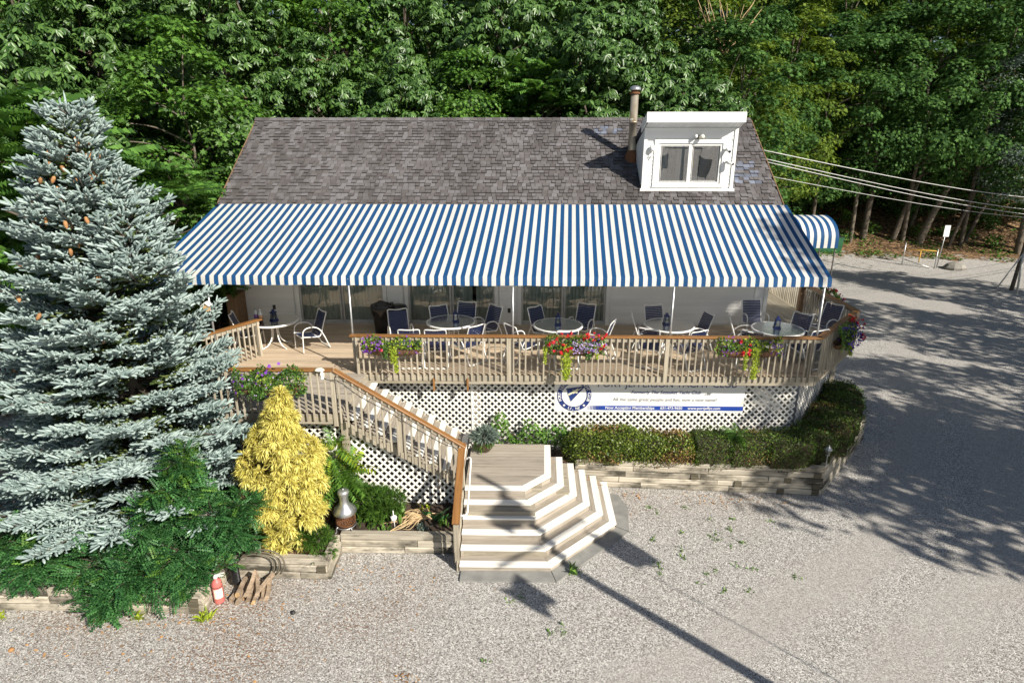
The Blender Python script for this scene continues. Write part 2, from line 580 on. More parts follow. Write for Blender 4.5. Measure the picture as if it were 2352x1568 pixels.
def scatter(tv, pos, F, size):
    """template verts tv (k,3) in frames F (n,3,3) at pos (n,3) scaled by size (n,) or (n,3)"""
    size = np.asarray(size, float)
    if size.ndim == 1:
        size = size[:, None] * np.ones(3)
    loc = tv[None] * size[:, None, :]
    return (np.einsum('nij,nkj->nki', F, loc) + pos[:, None, :]).reshape(-1, 3)

def leaf_mesh(name, parts, mats, smooth=False):
    """parts: list of (verts (N,3), face template (list of tuples over k), k, material index)"""
    Vs, loops, starts, totals, mi = [], [], [], [], []
    base = 0
    for V, tf, k, m in parts:
        n = len(V) // k
        Vs.append(V)
        off = np.arange(n)[:, None] * k + base
        for f in tf:
            loops.append((off + np.array(f)[None]).astype(np.int32))
            mi.append(np.full(n, m, np.int32))
        base += len(V)
    V = np.concatenate(Vs).astype(np.float32)
    me = bpy.data.meshes.new(name)
    me.vertices.add(len(V))
    me.vertices.foreach_set('co', V.ravel())
    tot = np.concatenate([np.full(len(l), l.shape[1], np.int32) for l in loops])
    lv = np.concatenate([l.ravel() for l in loops])
    me.loops.add(len(lv))
    me.loops.foreach_set('vertex_index', lv)
    me.polygons.add(len(tot))
    me.polygons.foreach_set('loop_start', np.concatenate([[0], np.cumsum(tot)[:-1]]).astype(np.int32))
    me.polygons.foreach_set('loop_total', tot)
    me.polygons.foreach_set('material_index', np.concatenate(mi))
    if smooth:
        me.polygons.foreach_set('use_smooth', np.ones(len(tot), bool))
    me.update(calc_edges=True)
    for k in (mats if isinstance(mats, (list, tuple)) else [mats]):
        me.materials.append(MATS[k])
    return me

# leaf shapes, stem at the origin, blade along +x
L_LONG = np.array([(0, 0, 0), (.35, .17, .03), (.42, 0, -.02), (.35, -.17, .03), (.75, .15, -.03), (.75, -.15, -.03), (1, 0, -.16)], float)
F_LONG = [(0, 2, 1), (0, 3, 2), (1, 2, 6, 4), (2, 3, 5, 6)]
L_OVAL = np.array([(0, 0, 0), (.5, .30, .04), (1, 0, -.06), (.5, -.30, .04)], float)
F_OVAL = [(0, 1, 2), (0, 2, 3)]
_a = np.array([0, 28, 46, 70, 95, 122, 150])
_r = np.array([1, .45, .88, .42, .72, .36, .40])
_pts = [(.42 + .58 * r * math.cos(R(a)), .62 * r * math.sin(R(a)), -.10 * r) for a, r in zip(_a, _r)]
L_MAPLE = np.array([(0, 0, 0)] + [(p[0], -p[1], p[2]) for p in reversed(_pts[1:])] + _pts, float)
F_MAPLE = [tuple(range(len(L_MAPLE)))]
L_DIA = np.array([(0, 0, 0), (.45, .36, .05), (1, 0, -.08), (.45, -.36, .05)], float)
F_DIA = [(0, 3, 2, 1)]
L_BLADE = np.array([(0, .06, 0), (0, -.06, 0), (.5, -.10, .05), (.5, .10, .05), (1, 0, -.15)], float)
F_BLADE = [(0, 1, 2, 3), (3, 2, 4)]
# ------------------------------------------------------------------ the ground: gravel yard running into a wooded hillside
def _n2(x, y):
    return np.sin(x * .31 + 1.3) * np.cos(y * .27 - .6) + .5 * np.sin(x * .83 + y * .41) + .25 * np.sin(x * 1.9 - y * 1.4)
def hill_edge(x):
    return np.interp(x, [-60, -16, -11, -9, 8.5, 10.5, 20, 30, 60], [2.5, 3.5, 5, 8, 11.5, 23, 28.5, 27, 22])
def ground_z(x, y):
    d = y - hill_edge(x)
    return .40 * np.clip(np.logaddexp(0, d / 1.6) * 1.6, 0, 42) * (d > -12) + .12 * _n2(x, y) * np.clip((d + 1) / 3, 0, 1)

gx = np.concatenate([[-600, -250, -120, -80], np.arange(-60, -14, 1.0), np.arange(-14, 22, .4), np.arange(22, 60.1, 1.0), [80, 120, 250, 600]])
gy = np.concatenate([[-400, -150, -60, -35], np.arange(-22, -9, 1.0), np.arange(-9, 14, .4), np.arange(14, 75.1, 1.0), [95, 130, 250, 700]])
GX, GY = np.meshgrid(gx, gy)
GZ = ground_z(GX, GY)
nx, ny = len(gx), len(gy)
V = np.stack([GX, GY, GZ], -1).reshape(-1, 3)
F = [(j * nx + i, j * nx + i + 1, (j + 1) * nx + i + 1, (j + 1) * nx + i) for j in range(ny - 1) for i in range(nx - 1)]
me = bpy.data.meshes.new('ground')
me.from_pydata(V.tolist(), [], F)
me.materials.append(MATS['ground'])
me.polygons.foreach_set('use_smooth', [True] * len(F))
d = (GY - hill_edge(GX)).ravel()
at = me.attributes.new('forest', 'FLOAT', 'POINT')
at.data.foreach_set('value', np.clip((d + 3.5) / 5, 0, 1).astype(np.float32))
X, Y_ = GX.ravel(), GY.ravel()
lit = np.clip(1 - np.hypot((X + 5.5) / 4.5, (Y_ + 5.6) / 2.2), 0, 1) * 1.3 + np.clip(1 - np.abs(Y_ + 4.4) / 1.5, 0, 1) * (X < -1.5) * .7 + np.clip(1 - np.hypot((X - 4) / 4, (Y_ + 1.3) / 1.2), 0, 1) * .5
lit += .12
at = me.attributes.new('litter', 'FLOAT', 'POINT')
at.data.foreach_set('value', np.clip(lit, 0, 1).astype(np.float32))
def band(pts, wd):
    best = np.full(X.shape, 1e9)
    for (ax, ay), (bx_, by_) in zip(pts[:-1], pts[1:]):
        t_ = np.clip(((X - ax) * (bx_ - ax) + (Y_ - ay) * (by_ - ay)) / ((bx_ - ax) ** 2 + (by_ - ay) ** 2), 0, 1)
        best = np.minimum(best, np.hypot(X - ax - t_ * (bx_ - ax), Y_ - ay - t_ * (by_ - ay)))
    return np.clip(1.15 - best / wd, 0, 1)
trk_sunlit = np.maximum.reduce([band([(1.5, -6.6), (4.2, -4.9), (7.2, -2.8), (9.6, .2), (12.5, 5), (16, 12), (19, 19)], .75), band([(4.8, -7.2), (5.9, -5.9), (7.8, -4.5), (9.0, -3.6), (10.4, -2.0), (13.6, 3.2), (17.5, 10), (22, 19)], .8), .8 * band([(12, 12), (15, 16), (24, 20)], 2.5)])  # the last, broad band is sunlit gravel put into the colour
at = me.attributes.new('track_sunlit', 'FLOAT', 'POINT')
at.data.foreach_set('value', trk_sunlit.astype(np.float32))
tag(link('ground', me), kind='structure')

def soil_patch(name, inside, box, z, m, amp=.035, step=.09):
    xs = np.arange(box[0], box[1] + step, step)
    ys = np.arange(box[2], box[3] + step, step)
    X, Y = np.meshgrid(xs, ys)
    Z = z + amp * (np.sin(X * 7.1) * np.cos(Y * 6.3) + rng.normal(size=X.shape) * .5)
    nx = len(xs)
    F = [(j * nx + i, j * nx + i + 1, (j + 1) * nx + i + 1, (j + 1) * nx + i) for j in range(len(ys) - 1) for i in range(nx - 1) if inside(xs[i] + step / 2, ys[j] + step / 2)]
    mb = MB()
    mb.V = np.stack([X, Y, Z], -1).reshape(-1, 3).tolist()
    mb.F, mb.M = F, [0] * len(F)
    return tag(mb.build(name, m, None, True), kind='structure')
def in_left(x, y):
    return y > (-4.78 if x < -5.52 else -3.86 if x < -3.62 else -3.12)
soil_patch('flower_bed_soil', lambda x, y: in_left(x, y) and x > -3.95, (-4.0, -1.36, -3.9, -.1), .37, 'soil')
soil_patch('flower_bed_mulch', lambda x, y: in_left(x, y) and x <= -3.95, (-11.5, -3.95, -4.8, 3), .38, 'mulch')
def wall_y(x):
    return -.62 - (x - 1.3) * .0535
def in_right(x, y):
    if x < 6.85:
        return wall_y(x) + .05 < y < .3
    return (x - 6.85) * 1.19 - .85 < y < (x - 6.6) * 1.19 + .8
soil_patch('hedge_bed_soil', in_right, (.95, 9.3, -1, 3.4), .60, 'mulch')

# ------------------------------------------------------------------ timber retaining walls
def timber_wall(t, a, b, courses, z0, h, th, ends, deadmen=()):
    """courses of squared timbers from a to b, joints staggered"""
    a, b = Vector((a[0], a[1], 0)), Vector((b[0], b[1], 0))
    d = (b - a)
    L = d.length
    u = d.normalized()
    ang = math.atan2(u.y, u.x)
    nrm = Vector((u.y, -u.x, 0))
    for k in range(courses):
        cuts = [0.]
        x = random.uniform(.9, 2.3)
        while x < L - .5:
            cuts.append(x)
            x += random.uniform(1.5, 2.44)
        cuts.append(L)
        for p, q in zip(cuts[:-1], cuts[1:]):
            c = a + u * ((p + q) / 2) + nrm * (random.uniform(-.009, .009) - th / 2 + .012 * (courses - k) * .4)
            c.z = z0 + h * (k + .5)
            board('timber', t, c, (q - p - .012, th, h - .008), (random.uniform(-.006, .006), 0, ang + random.uniform(-.003, .003)), 'timber', .017)
    for s_, k in deadmen:
        c = a + u * s_ + nrm * (.012 * (courses - k) * .4 - .060)
        c.z = z0 + h * (k + .5)
        board('timber_end', t, c, (.16, .16, h - .012), (0, 0, ang), 'timber_end', .008)

t = thing('timber_retaining_wall', 'long grey timber retaining wall holding up the clipped hedge', 'retaining wall', (4, -.8, 0))
timber_wall(t, (1.25, wall_y(1.25)), (6.88, wall_y(6.88)), 5, 0, .142, .14, None, ((2.75, 2), (3.75, 1), (4.85, 2), (4.72, 0), (5.5, 3), (5.5, 1), (5.5, 0)))
timber_wall(t, (6.90, wall_y(6.88) + .02), (9.25, 1.88), 5, 0, .142, .14, None)
t = thing('timber_retaining_wall', 'stepped low timber retaining wall around the golden cypress bed', 'retaining wall', (-4.6, -3.9, 0))
timber_wall(t, (-11.5, -4.86), (-5.50, -4.88), 3, 0, .15, .15, None, ((5.86, 1), (5.86, 0), (2.2, 0)))
timber_wall(t, (-5.49, -4.86), (-5.49, -3.92), 3, 0, .15, .15, None)
timber_wall(t, (-5.50, -3.93), (-3.60, -3.98), 3, 0, .15, .15, None, ((1.80, 1),))
timber_wall(t, (-3.56, -3.98), (-3.56, -3.22), 3, 0, .15, .15, None)
timber_wall(t, (-3.56, -3.20), (-1.30, -3.20), 3, 0, .148, .15, None)

# ------------------------------------------------------------------ clubhouse
EY, EZ, RY, RZ = 3.45, 5.745, 7.3, 8.33           # eave and ridge of the front slope
SL = (RZ - EZ) / (RY - EY)
RX0, RX1 = -8.46, 7.10
WY, WX0, WX1, DZ = 3.97, -8.38, 7.02, 2.58
def roof_z(y):
    return EZ + (y - EY) * SL
house = thing('clubhouse', 'white clapboard clubhouse with grey shingled gable roof and box dormer', 'building', (0, WY, 0))
mb = MB()                                            # wall core with the three door openings left out
DOORS = ((-6.49, -4.05), (-3.31, -.81), (-.04, 2.41))
DTOP = DZ + 2.08
xs = [WX0] + [v for dr in DOORS for v in dr] + [WX1]
for i in range(0, len(xs), 2):
    mb.box(((xs[i] + xs[i + 1]) / 2, WY + .10, (DZ + DTOP) / 2), (xs[i + 1] - xs[i], .16, DTOP - DZ))
mb.box(((WX0 + WX1) / 2, WY + .10, (DTOP + 6.0) / 2), (WX1 - WX0, .16, 6.0 - DTOP))
for x in (WX0 + .08, WX1 - .08):                     # gable walls
    y0, y1 = WY + .19, 2 * RY - WY
    for s_ in (-.08, .08):
        pass
    P = [(y0, DZ), (y1, DZ), (y1, roof_z(WY) - .12), (RY, RZ - .14), (y0, roof_z(y0) - .12)]
    mb.add([(x - .08, p, q) for p, q in P] + [(x + .08, p, q) for p, q in P], [(4, 3, 2, 1, 0), (5, 6, 7, 8, 9)] + [(i, (i + 1) % 5, 5 + (i + 1) % 5, 5 + i) for i in range(5)])
mb.box(((WX0 + WX1) / 2, 2 * RY - WY - .1, 4.2), (WX1 - WX0 - .4, .16, 3.2))
mb.build('wall', 'white_paint', house)
mb = MB()
mb.box(((WX0 + WX1) / 2, WY + .25, 1.24), (WX1 - WX0, .3, 2.5))
mb.box((WX1 - .15, 7.3, 1.24), (.3, 6.2, 2.5))
mb.box((WX0 + .15, 7.3, 1.24), (.3, 6.2, 2.5))
mb.build('foundation', 'concrete', house)
mb = MB()
mb.box(((WX0 + WX1) / 2, 7.3, DZ - .1), (WX1 - WX0 - .3, 6.2, .15))
mb.box(((WX0 + WX1) / 2, 7.0, 5.2), (WX1 - WX0 - .3, 5.2, .08))
mb.build('inner_floor', 'room', house)
# clapboards, one by one where they show below the awning, the rest in one sheet behind it
def siding(parent, x0, x1, y, z0, z1, ex, name='clapboard', rot=0, m='siding_white'):
    k = 0
    while z0 + (k + 1) * ex <= z1 + .001:
        zc = z0 + (k + .5) * ex
        board(name, parent, ((x0 + x1) / 2, y - .008, zc), (x1 - x0, .014, ex + .004), (R(-6.5), 0, rot), m, .003)
        k += 1
gaps = [(WX0 + .11, DOORS[0][0] - .17), (DOORS[0][1] + .12, DOORS[1][0] - .16), (DOORS[1][1] + .14, DOORS[2][0] - .12), (DOORS[2][1] + .12, WX1 - .10)]
for a, b in gaps:
    siding(house, a, b, WY + .006, DZ + .06, DZ + 1.62, .104)
mb = MB()
for x, wd in ((WX0 + .06, .11), (WX1 - .05, .10), (WX1 - .34, .07)):
    mb.box((x, WY - .012, DZ + 1.7), (wd, .045, 3.3))
mb.build('corner_trim', 'white_paint', house)
# sliding doors
for (a, b) in DOORS:
    dr = thing('sliding_door', '', '', ((a + b) / 2, WY, DZ))
    dr.parent = house
    dr.location = Vector(((a + b) / 2, WY, DZ)) - org(house)

    mid = (a + b) / 2
    mb = MB()
    for x in (a - .055, b + .055):
        mb.box((x, WY - .015, DZ + 1.06), (.11, .05, 2.12))
    mb.box((mid, WY - .017, DTOP + .05), (b - a + .22, .052, .1))
    mb.build('casing', 'white_paint', dr)
    mb = MB()
    for x in (a + .03, mid - .035, mid + .035, b - .03):
        mb.box((x, WY + (.02 if x < mid else .06), DZ + 1.05), (.055, .035, 2.0))
    mb.box((mid, WY + .015, DZ + .035), (b - a, .09, .07))
    mb.box((mid, WY + .04, DZ + .09), (b - a, .035, .06))
    mb.box((mid, WY + .04, DTOP - .04), (b - a, .05, .07))
    mb.build('frame', 'aluminium', dr)
    for x0, x1, y in ((a + .05, mid - .05, .025), (mid + .05, b - .05, .065)):
        mb = MB()
        mb.add([(x0, WY + y, DZ + .1), (x1, WY + y, DZ + .1), (x1, WY + y, DTOP - .06), (x0, WY + y, DTOP - .06)], [(0, 1, 2, 3)])
        mb.build('pane', 'door_glass', dr)
    n = int((b - a) / .105)
    me = None
    for i in range(n):
        x = a + (i + .5) * (b - a) / n
        if a < -3 and a > -4 and i in (17,):
            continue
        if me is None:
            mb = MB()
            mb.add([(-.058, 0, 0), (-.02, -.012, 0), (.02, -.012, 0), (.058, 0, 0), (-.058, 0, 1.96), (-.02, -.012, 1.96), (.02, -.012, 1.96), (.058, 0, 1.96)], [(0, 1, 5, 4), (1, 2, 6, 5), (2, 3, 7, 6)])
            me = mb.mesh('blind_slat', 'blind_fabric')
        link('blind_slat', me, dr, (x, WY + .17, DZ + .08), (0, 0, R(random.uniform(14, 24))))
# wall vents beside the doors
for x, z in ((-7.26, 3.09), (-.40, 3.02)):
    v = MB()
    v.box((x, WY - .02, z), (.16, .04, .20), m=0)
    v.box((x + .01, WY - .042, z - .005), (.085, .012, .13), m=1)
    tag(v.build('wall_vent', ['white_metal', 'dark_iron'], None, at=(x, WY, z)), 'small white wall vent ' + ('behind the table with two bottles' if x < -5 else 'between two sliding doors'), 'vent')

# roof: deck, fascia, shingles
mb = MB()
for y0, y1, z0, z1 in ((EY, RY, EZ, RZ), (2 * RY - EY, RY, EZ, RZ)):
    mb.add([(RX0, y0, z0 - .03), (RX1, y0, z0 - .03), (RX1, y1, z1 - .03), (RX0, y1, z1 - .03)] + [(RX0, y0, z0 - .15), (RX1, y0, z0 - .15), (RX1, y1, z1 - .15), (RX0, y1, z1 - .15)],
           [(0, 1, 2, 3), (7, 6, 5, 4), (0, 4, 5, 1), (1, 5, 6, 2), (2, 6, 7, 3), (3, 7, 4, 0)])
roof = mb.build('roof', 'shingle_edge', house)
for x in (RX0 - .012, RX1 + .012):
    for ya, yb in ((EY - .02, RY), (2 * RY - EY + .02, RY)):
        MB().bar((x, ya, EZ - .115), (x, yb, RZ - .115), .02, .20).build('rake_board', 'dark_post', roof)
SA = math.atan(SL)
EXP = .147
def shingle_mesh(wd, th):
    mb = MB()
    Lg = EXP * 1.18
    P = [(-wd / 2, 0, 0), (wd / 2, 0, 0), (wd / 2, Lg, .0), (-wd / 2, Lg, .0), (-wd / 2, 0, th), (wd / 2, 0, th), (wd / 2, Lg, .004), (-wd / 2, Lg, .004)]
    mb.add(P, [(4, 5, 6, 7), (1, 2, 6, 5), (3, 0, 4, 7)], 0)
    mb.F.append((0, 1, 5, 4))
    mb.M.append(2)
    return mb
slope_len = math.hypot(RY - EY, RZ - EZ)
rows = int(slope_len / EXP)
widths = [.11, .13, .155, .19]
ths = [.006, .008, .030, .036]
SH = {}
field = MB()
nobj = 0
Rr = Matrix.Rotation(SA, 3, 'X')
first_row = 4
for r_ in range(rows + 1):
    x = RX0 - random.uniform(0, .2)
    s0 = r_ * EXP
    if s0 + EXP * 1.05 > slope_len + .05:
        break
    while x < RX1 - .02:
        wd = random.choice(widths)
        x0, x1 = max(x, RX0), min(x + wd, RX1)
        x += wd + .011
        if x1 - x0 < .05:
            continue
        xc = (x0 + x1) / 2
        th = random.choice(ths)
        y, z = EY + s0 * math.cos(SA), EZ + s0 * math.sin(SA) - .018
        if 3.34 < xc < 5.80 and y > 4.50 and y < 6.1:
            continue
        new = (5.98 < xc < 6.75 and 4.65 < y < 5.5 and random.random() < .55) or (2.2 < xc < 3.05 and 6.55 < y < 6.9 and random.random() < .5)
        full = abs((x1 - x0) - wd) < .001
        if r_ >= first_row and nobj < 240 and full:
            key = (wd, th, new)
            if key not in SH:
                q = shingle_mesh(wd, th)
                SH[key] = q.mesh('shingle', ['shingle_new' if new else 'shingle', 'shingle_new', 'shingle_edge'])
            link('shingle', SH[key], roof, (xc, y, z), (SA, 0, 0))
            nobj += 1
        else:
            q = shingle_mesh(x1 - x0, th)
            field.add([Rr @ Vector(v) + Vector((xc, y, z)) for v in q.V], q.F)
            field.M[-4:] = [1 if new else 0] * 3 + [2]
o = field.build('shingle_field', ['shingle', 'shingle_new', 'shingle_edge'], roof)
o['kind'] = 'stuff'
mb = MB()
mb.add([(-.15, -.13, -.085), (.15, -.13, -.085), (.15, 0, 0), (-.15, 0, 0), (.15, .13, -.085), (-.15, .13, -.085)], [(0, 1, 2, 3), (3, 2, 4, 5)])
mb.add([(-.15, -.13, -.10), (.15, -.13, -.10), (.15, -.13, -.085), (-.15, -.13, -.085)], [(0, 1, 2, 3)])
mcap = mb.mesh('ridge_cap', 'shingle')
x = RX0 + .12
while x < RX1 - .1:
    link('ridge_cap', mcap, roof, (x, RY, RZ + .035), (0, R(3), 0))
    x += .235

# dormer: box with its roof falling back into the main slope
dm = thing('dormer', '', '', (4.57, 4.44, 6.4))
dm.parent = house
dm.location = Vector((4.57, 4.44, 6.4)) - org(house)
X0, X1, YD, ZB, ZT = 3.31, 5.83, 4.44, 6.36, 8.04
def back_y(z0, k=.38):
    return None
# side walls (roof falls .38 per metre going back)
KB = .375
yb = (ZT - .0 + KB * YD - EZ + SL * EY) / (SL + KB)     # where the dormer roof line meets the main roof
zb = roof_z(yb)
mb = MB()
for x in (X0 + .03, X1 - .03):
    P = [(YD + .02, roof_z(YD) - .1), (yb, zb - .1), (yb, zb), (YD + .02, ZT)]
    mb.add([(x - .03, p, q) for p, q in P] + [(x + .03, p, q) for p, q in P], [(0, 1, 2, 3), (7, 6, 5, 4)] + [(i, (i + 1) % 4, 4 + (i + 1) % 4, 4 + i) for i in range(4)])
mb.build('side_wall', 'white_paint', dm)
zz = roof_z(YD) + .02
while zz < ZT - .05:                                   # clapboards of the near side wall, cut to the roof slope
    ya = YD + .04
    y_low = EY + (zz - EZ) / SL
    y_top = YD + (ZT - zz - .1) / KB
    ye = min(y_low, y_top)
    if ye - ya > .12:
        board('clapboard', dm, (X0 - .008, (ya + ye) / 2, zz + .05), (ye - ya, .012, .104), (0, 0, R(90)), 'siding_white', .002)
    zz += .104
WXa, WXb, WZa, WZb = 3.72, 5.46, 6.55, 7.63
mb = MB()
mb.box(((X0 + WXa) / 2, YD + .05, (ZB + ZT) / 2), (WXa - X0, .08, ZT - ZB))
mb.box(((X1 + WXb) / 2, YD + .05, (ZB + ZT) / 2), (X1 - WXb, .08, ZT - ZB))
mb.box(((WXa + WXb) / 2, YD + .05, (WZb + ZT) / 2), (WXb - WXa, .08, ZT - WZb))
mb.box(((WXa + WXb) / 2, YD + .05, (ZB + WZa) / 2), (WXb - WXa, .08, WZa - ZB))
mb.build('front_wall', 'white_paint', dm)
for a, b, z0, z1 in ((X0 + .09, WXa - .13, ZB + .12, WZb + .10), (WXb + .13, X1 - .09, ZB + .12, WZb + .10), (X0 + .09, X1 - .09, WZb + .12, ZT - .02)):
    siding(dm, a, b, YD + .012, z0, z1, .1)
mb = MB()
for x in (X0 + .035, X1 - .035):
    mb.box((x, YD - .005, (ZB + ZT) / 2), (.09, .05, ZT - ZB))
mb.box(((X0 + X1) / 2, YD - .02, ZB + .04), (X1 - X0 + .1, .09, .07))
for x in (WXa - .065, WXb + .065):
    mb.box((x, YD - .008, (WZa + WZb) / 2), (.12, .045, WZb - WZa + .02))
mb.box(((WXa + WXb) / 2, YD - .010, WZb + .055), (WXb - WXa + .25, .05, .1))
mb.box(((WXa + WXb) / 2, YD - .012, WZa - .04), (WXb - WXa + .25, .06, .09))
mb.build('trim', 'white_paint', dm)
wn = MB()
xm = (WXa + WXb) / 2
for x, y in ((WXa + .03, 0), (WXb - .03, 0), (xm - .02, .0), (xm + .03, .03)):
    wn.box((x, YD + .02 + y, (WZa + WZb) / 2), (.055, .05, WZb - WZa))
for z in (WZa + .035, WZb - .03):
    wn.box((xm, YD + .022, z), (WXb - WXa, .05, .055))
wnd = wn.build('window_frame', 'white_metal', dm)
for a, b, y in ((WXa + .06, xm - .04, .03), (xm + .05, WXb - .06, .055)):
    q = MB()
    q.add([(a, YD + y, WZa + .06), (b, YD + y, WZa + .06), (b, YD + y, WZb - .05), (a, YD + y, WZb - .05)], [(0, 1, 2, 3)])
    q.build('pane', 'dormer_glass', dm)
q = MB()                                               # thin leaded border lines on the panes
for a, b, y in ((WXa + .09, xm - .07, .024), (xm + .09, WXb - .10, .049)):
    for x in (a, b):
        q.box((x, YD + y, (WZa + WZb) / 2), (.008, .006, WZb - WZa - .16))
    for z in (WZa + .09, WZb - .08):
        q.box(((a + b) / 2, YD + y, z), (b - a, .006, .008))
q.build('glazing_bar', 'white_metal', dm)
# dormer roof with its soffit strips and deep fascia
YF = 3.99
zf0, zf1 = 8.17, 8.43
mb = MB()
zs = lambda y, z: z - (y - YF) * KB
P = [(YF + .03, zs(YF + .03, 8.36)), (yb + .35, zs(yb + .35, 8.36)), (yb + .35, zs(yb + .35, 8.42)), (YF + .03, zs(YF + .03, 8.42))]
mb.add([(X0 - .04, p, q) for p, q in P] + [(X1 + .03, p, q) for p, q in P], [(3, 2, 1, 0), (4, 5, 6, 7)] + [(i, (i + 1) % 4, 4 + (i + 1) % 4, 4 + i) for i in range(4)])
mb.build('dormer_roof', 'shingle_new', dm)
mb = MB()
mb.box(((X0 + X1) / 2 - .01, YF, (zf0 + zf1) / 2), (X1 - X0 + .09, .035, zf1 - zf0))
for x in (X0 - .035, X1 + .025):
    mb.bar((x, YF + .02, (zf0 + zf1) / 2 + .02), (x, YD + .35, zs(YD + .35, (zf0 + zf1) / 2 + .02)), .025, .22)
mb.build('fascia', 'white_paint', dm)
n = 26
for i in range(n):
    x = X0 + (i + .5) * (X1 - X0) / n
    board('soffit_strip', dm, (x, (YF + YD) / 2 + .01, (zf0 + .02 + ZT + .01) / 2), (.47, (X1 - X0) / n - .006, .012), (0, R(16.5), R(90)), 'siding_white', .002)
mb = MB()
mb.add([(X0 + .1, YD + .9, 6.5), (X1 - .1, YD + .9, 6.5), (X1 - .1, YD + .9, 7.95), (X0 + .1, YD + .9, 7.95)], [(0, 1, 2, 3)])
mb.add([(X0 + .1, YD + .1, 6.48), (X1 - .1, YD + .1, 6.48), (X1 - .1, YD + .9, 6.48), (X0 + .1, YD + .9, 6.48)], [(0, 1, 2, 3)])
mb.build('back_panel', 'room', dm)

# stove pipe
ch = thing('chimney_pipe', '', '', (3.17, 5.62, 7.0))
ch.parent = house
ch.location = Vector((3.17, 5.62, 7.0)) - org(house)
c = (3.17, 5.62, 0)
MB().lathe([(.20, 7.0), (.19, 7.30), (.145, 7.36), (.13, 7.42)], c, 20).build('flashing', 'rust', ch, True)
MB().lathe([(.112, 7.2), (.112, 8.18), (.118, 8.18), (.118, 8.22), (.112, 8.22), (.112, 8.98), (.0, 8.98)], c, 24).build('pipe', 'stove_steel', ch, True)
MB().lathe([(.14, 8.95), (.15, 8.97), (.15, 9.0), (.10, 9.01)], c, 24).lathe([(.10, 9.0), (.10, 9.07)], c, 12).build('collar', 'rust', ch, True)
MB().lathe([(.165, 9.06), (.17, 9.09), (.15, 9.13), (.09, 9.17), (.0, 9.185)], c, 24).lathe([(.165, 9.06), (.0, 9.07)], c, 24).build('cap', 'galv', ch, True)
m_ = MB()
m_.box((3.10, 5.50, 8.28), (.075, .012, .05), Matrix.Rotation(R(-32), 3, 'Z'))
m_.build('sticker', 'paper_label', ch)
# ------------------------------------------------------------------ big striped awning
AW = dict(yb=3.72, zb=6.06, yf=.12, zf=4.86, xb=(-8.38, 7.13), xf=(-8.55, 6.86))
NST = 155                                                        # stripes, blue at both ends
aw = thing('striped_awning', 'wide blue and white striped awning sloping over the deck', 'awning', (0, .12, 4.6))
def aw_pt(s, k, sag=True):
    """s across 0..1, k down the slope 0 (roof) .. 1 (front edge)"""
    xb = AW['xb'][0] + s * (AW['xb'][1] - AW['xb'][0])
    xf = AW['xf'][0] + s * (AW['xf'][1] - AW['xf'][0])
    x = xb + (xf - xb) * k
    y = AW['yb'] + (AW['yf'] - AW['yb']) * k
    z = AW['zb'] + (AW['zf'] - AW['zb']) * k
    if sag:
        ph = (s * 11) % 1
        z -= .022 * math.sin(math.pi * ph) * math.sin(math.pi * k)
    return (x, y, z)
edges = [round(i * NST / 11) for i in range(12)]
for a, b in zip(edges[:-1], edges[1:]):
    mb = MB()
    for i in range(a, b):
        K = 12
        Vv = []
        for j in range(K + 1):
            for s in (i / NST, (i + .5) / NST, (i + 1) / NST):
                Vv.append(aw_pt(s, j / K))
        Ff = [(j * 3 + q, (j + 1) * 3 + q, (j + 1) * 3 + q + 1, j * 3 + q + 1) for j in range(K) for q in range(2)]
        mb.add(Vv, Ff, (i + 1) % 2)
    mb.build('fabric_panel', ['awning_white', 'awning_blue'], aw, True)
mb = MB()
for i in range(NST):
    Vv = []
    for s in (i / NST, (i + .5) / NST, (i + 1) / NST):
        x, y, z = aw_pt(s, 1, False)
        w0 = .012 * math.sin(s * 170) + .006 * math.sin(s * 471)
        Vv += [(x, y, z), (x, y - .02 + w0 * .4, z - .10), (x, y - .025 + w0, z - .205 + .004 * math.sin(s * 60))]
    mb.add(Vv, [(q * 3 + r + 1, q * 3 + 3 + r + 1, q * 3 + 3 + r, q * 3 + r) for q in range(2) for r in range(2)], (i + 1) % 2)
mb.build('valance', ['awning_white', 'awning_blue'], aw, True)
mb = MB()                                                        # blue side flap at the open end
x, y, z = aw_pt(1, 1, False)
mb.add([aw_pt(1, k / 8, False) for k in range(9)] + [(p[0] + .01, p[1], p[2] - .2) for p in [aw_pt(1, k / 8, False) for k in range(9)]], [(k, k + 9, k + 10, k + 1) for k in range(8)])
mb.add([aw_pt(0, k / 8, False) for k in range(9)] + [(p[0] - .01, p[1], p[2] - .2) for p in [aw_pt(0, k / 8, False) for k in range(9)]], [(k, k + 1, k + 10, k + 9) for k in range(8)])
mb.build('side_flap', 'awning_blue', aw)
mb = MB()
lo = lambda p, d=.035: (p[0], p[1], p[2] - d)
for k in (0.012, .5, .99):
    mb.tube([lo(aw_pt(0.003, k, False), .095), lo(aw_pt(.997, k, False), .095)], .02)
for i in range(12):
    s = min(max(i / 11, .003), .997)
    mb.tube([lo(aw_pt(s, .012, False), .055), lo(aw_pt(s, .985, False), .055)], .018)
mb.build('frame', 'galv', aw, True)
PX = (-7.16, -3.93, -.22, 3.39, 6.73)
for x in PX:
    MB().tube([(x, .13, 2.58), (x, .13, 4.80)], .024, 10).build('pole', 'galv', aw, True)

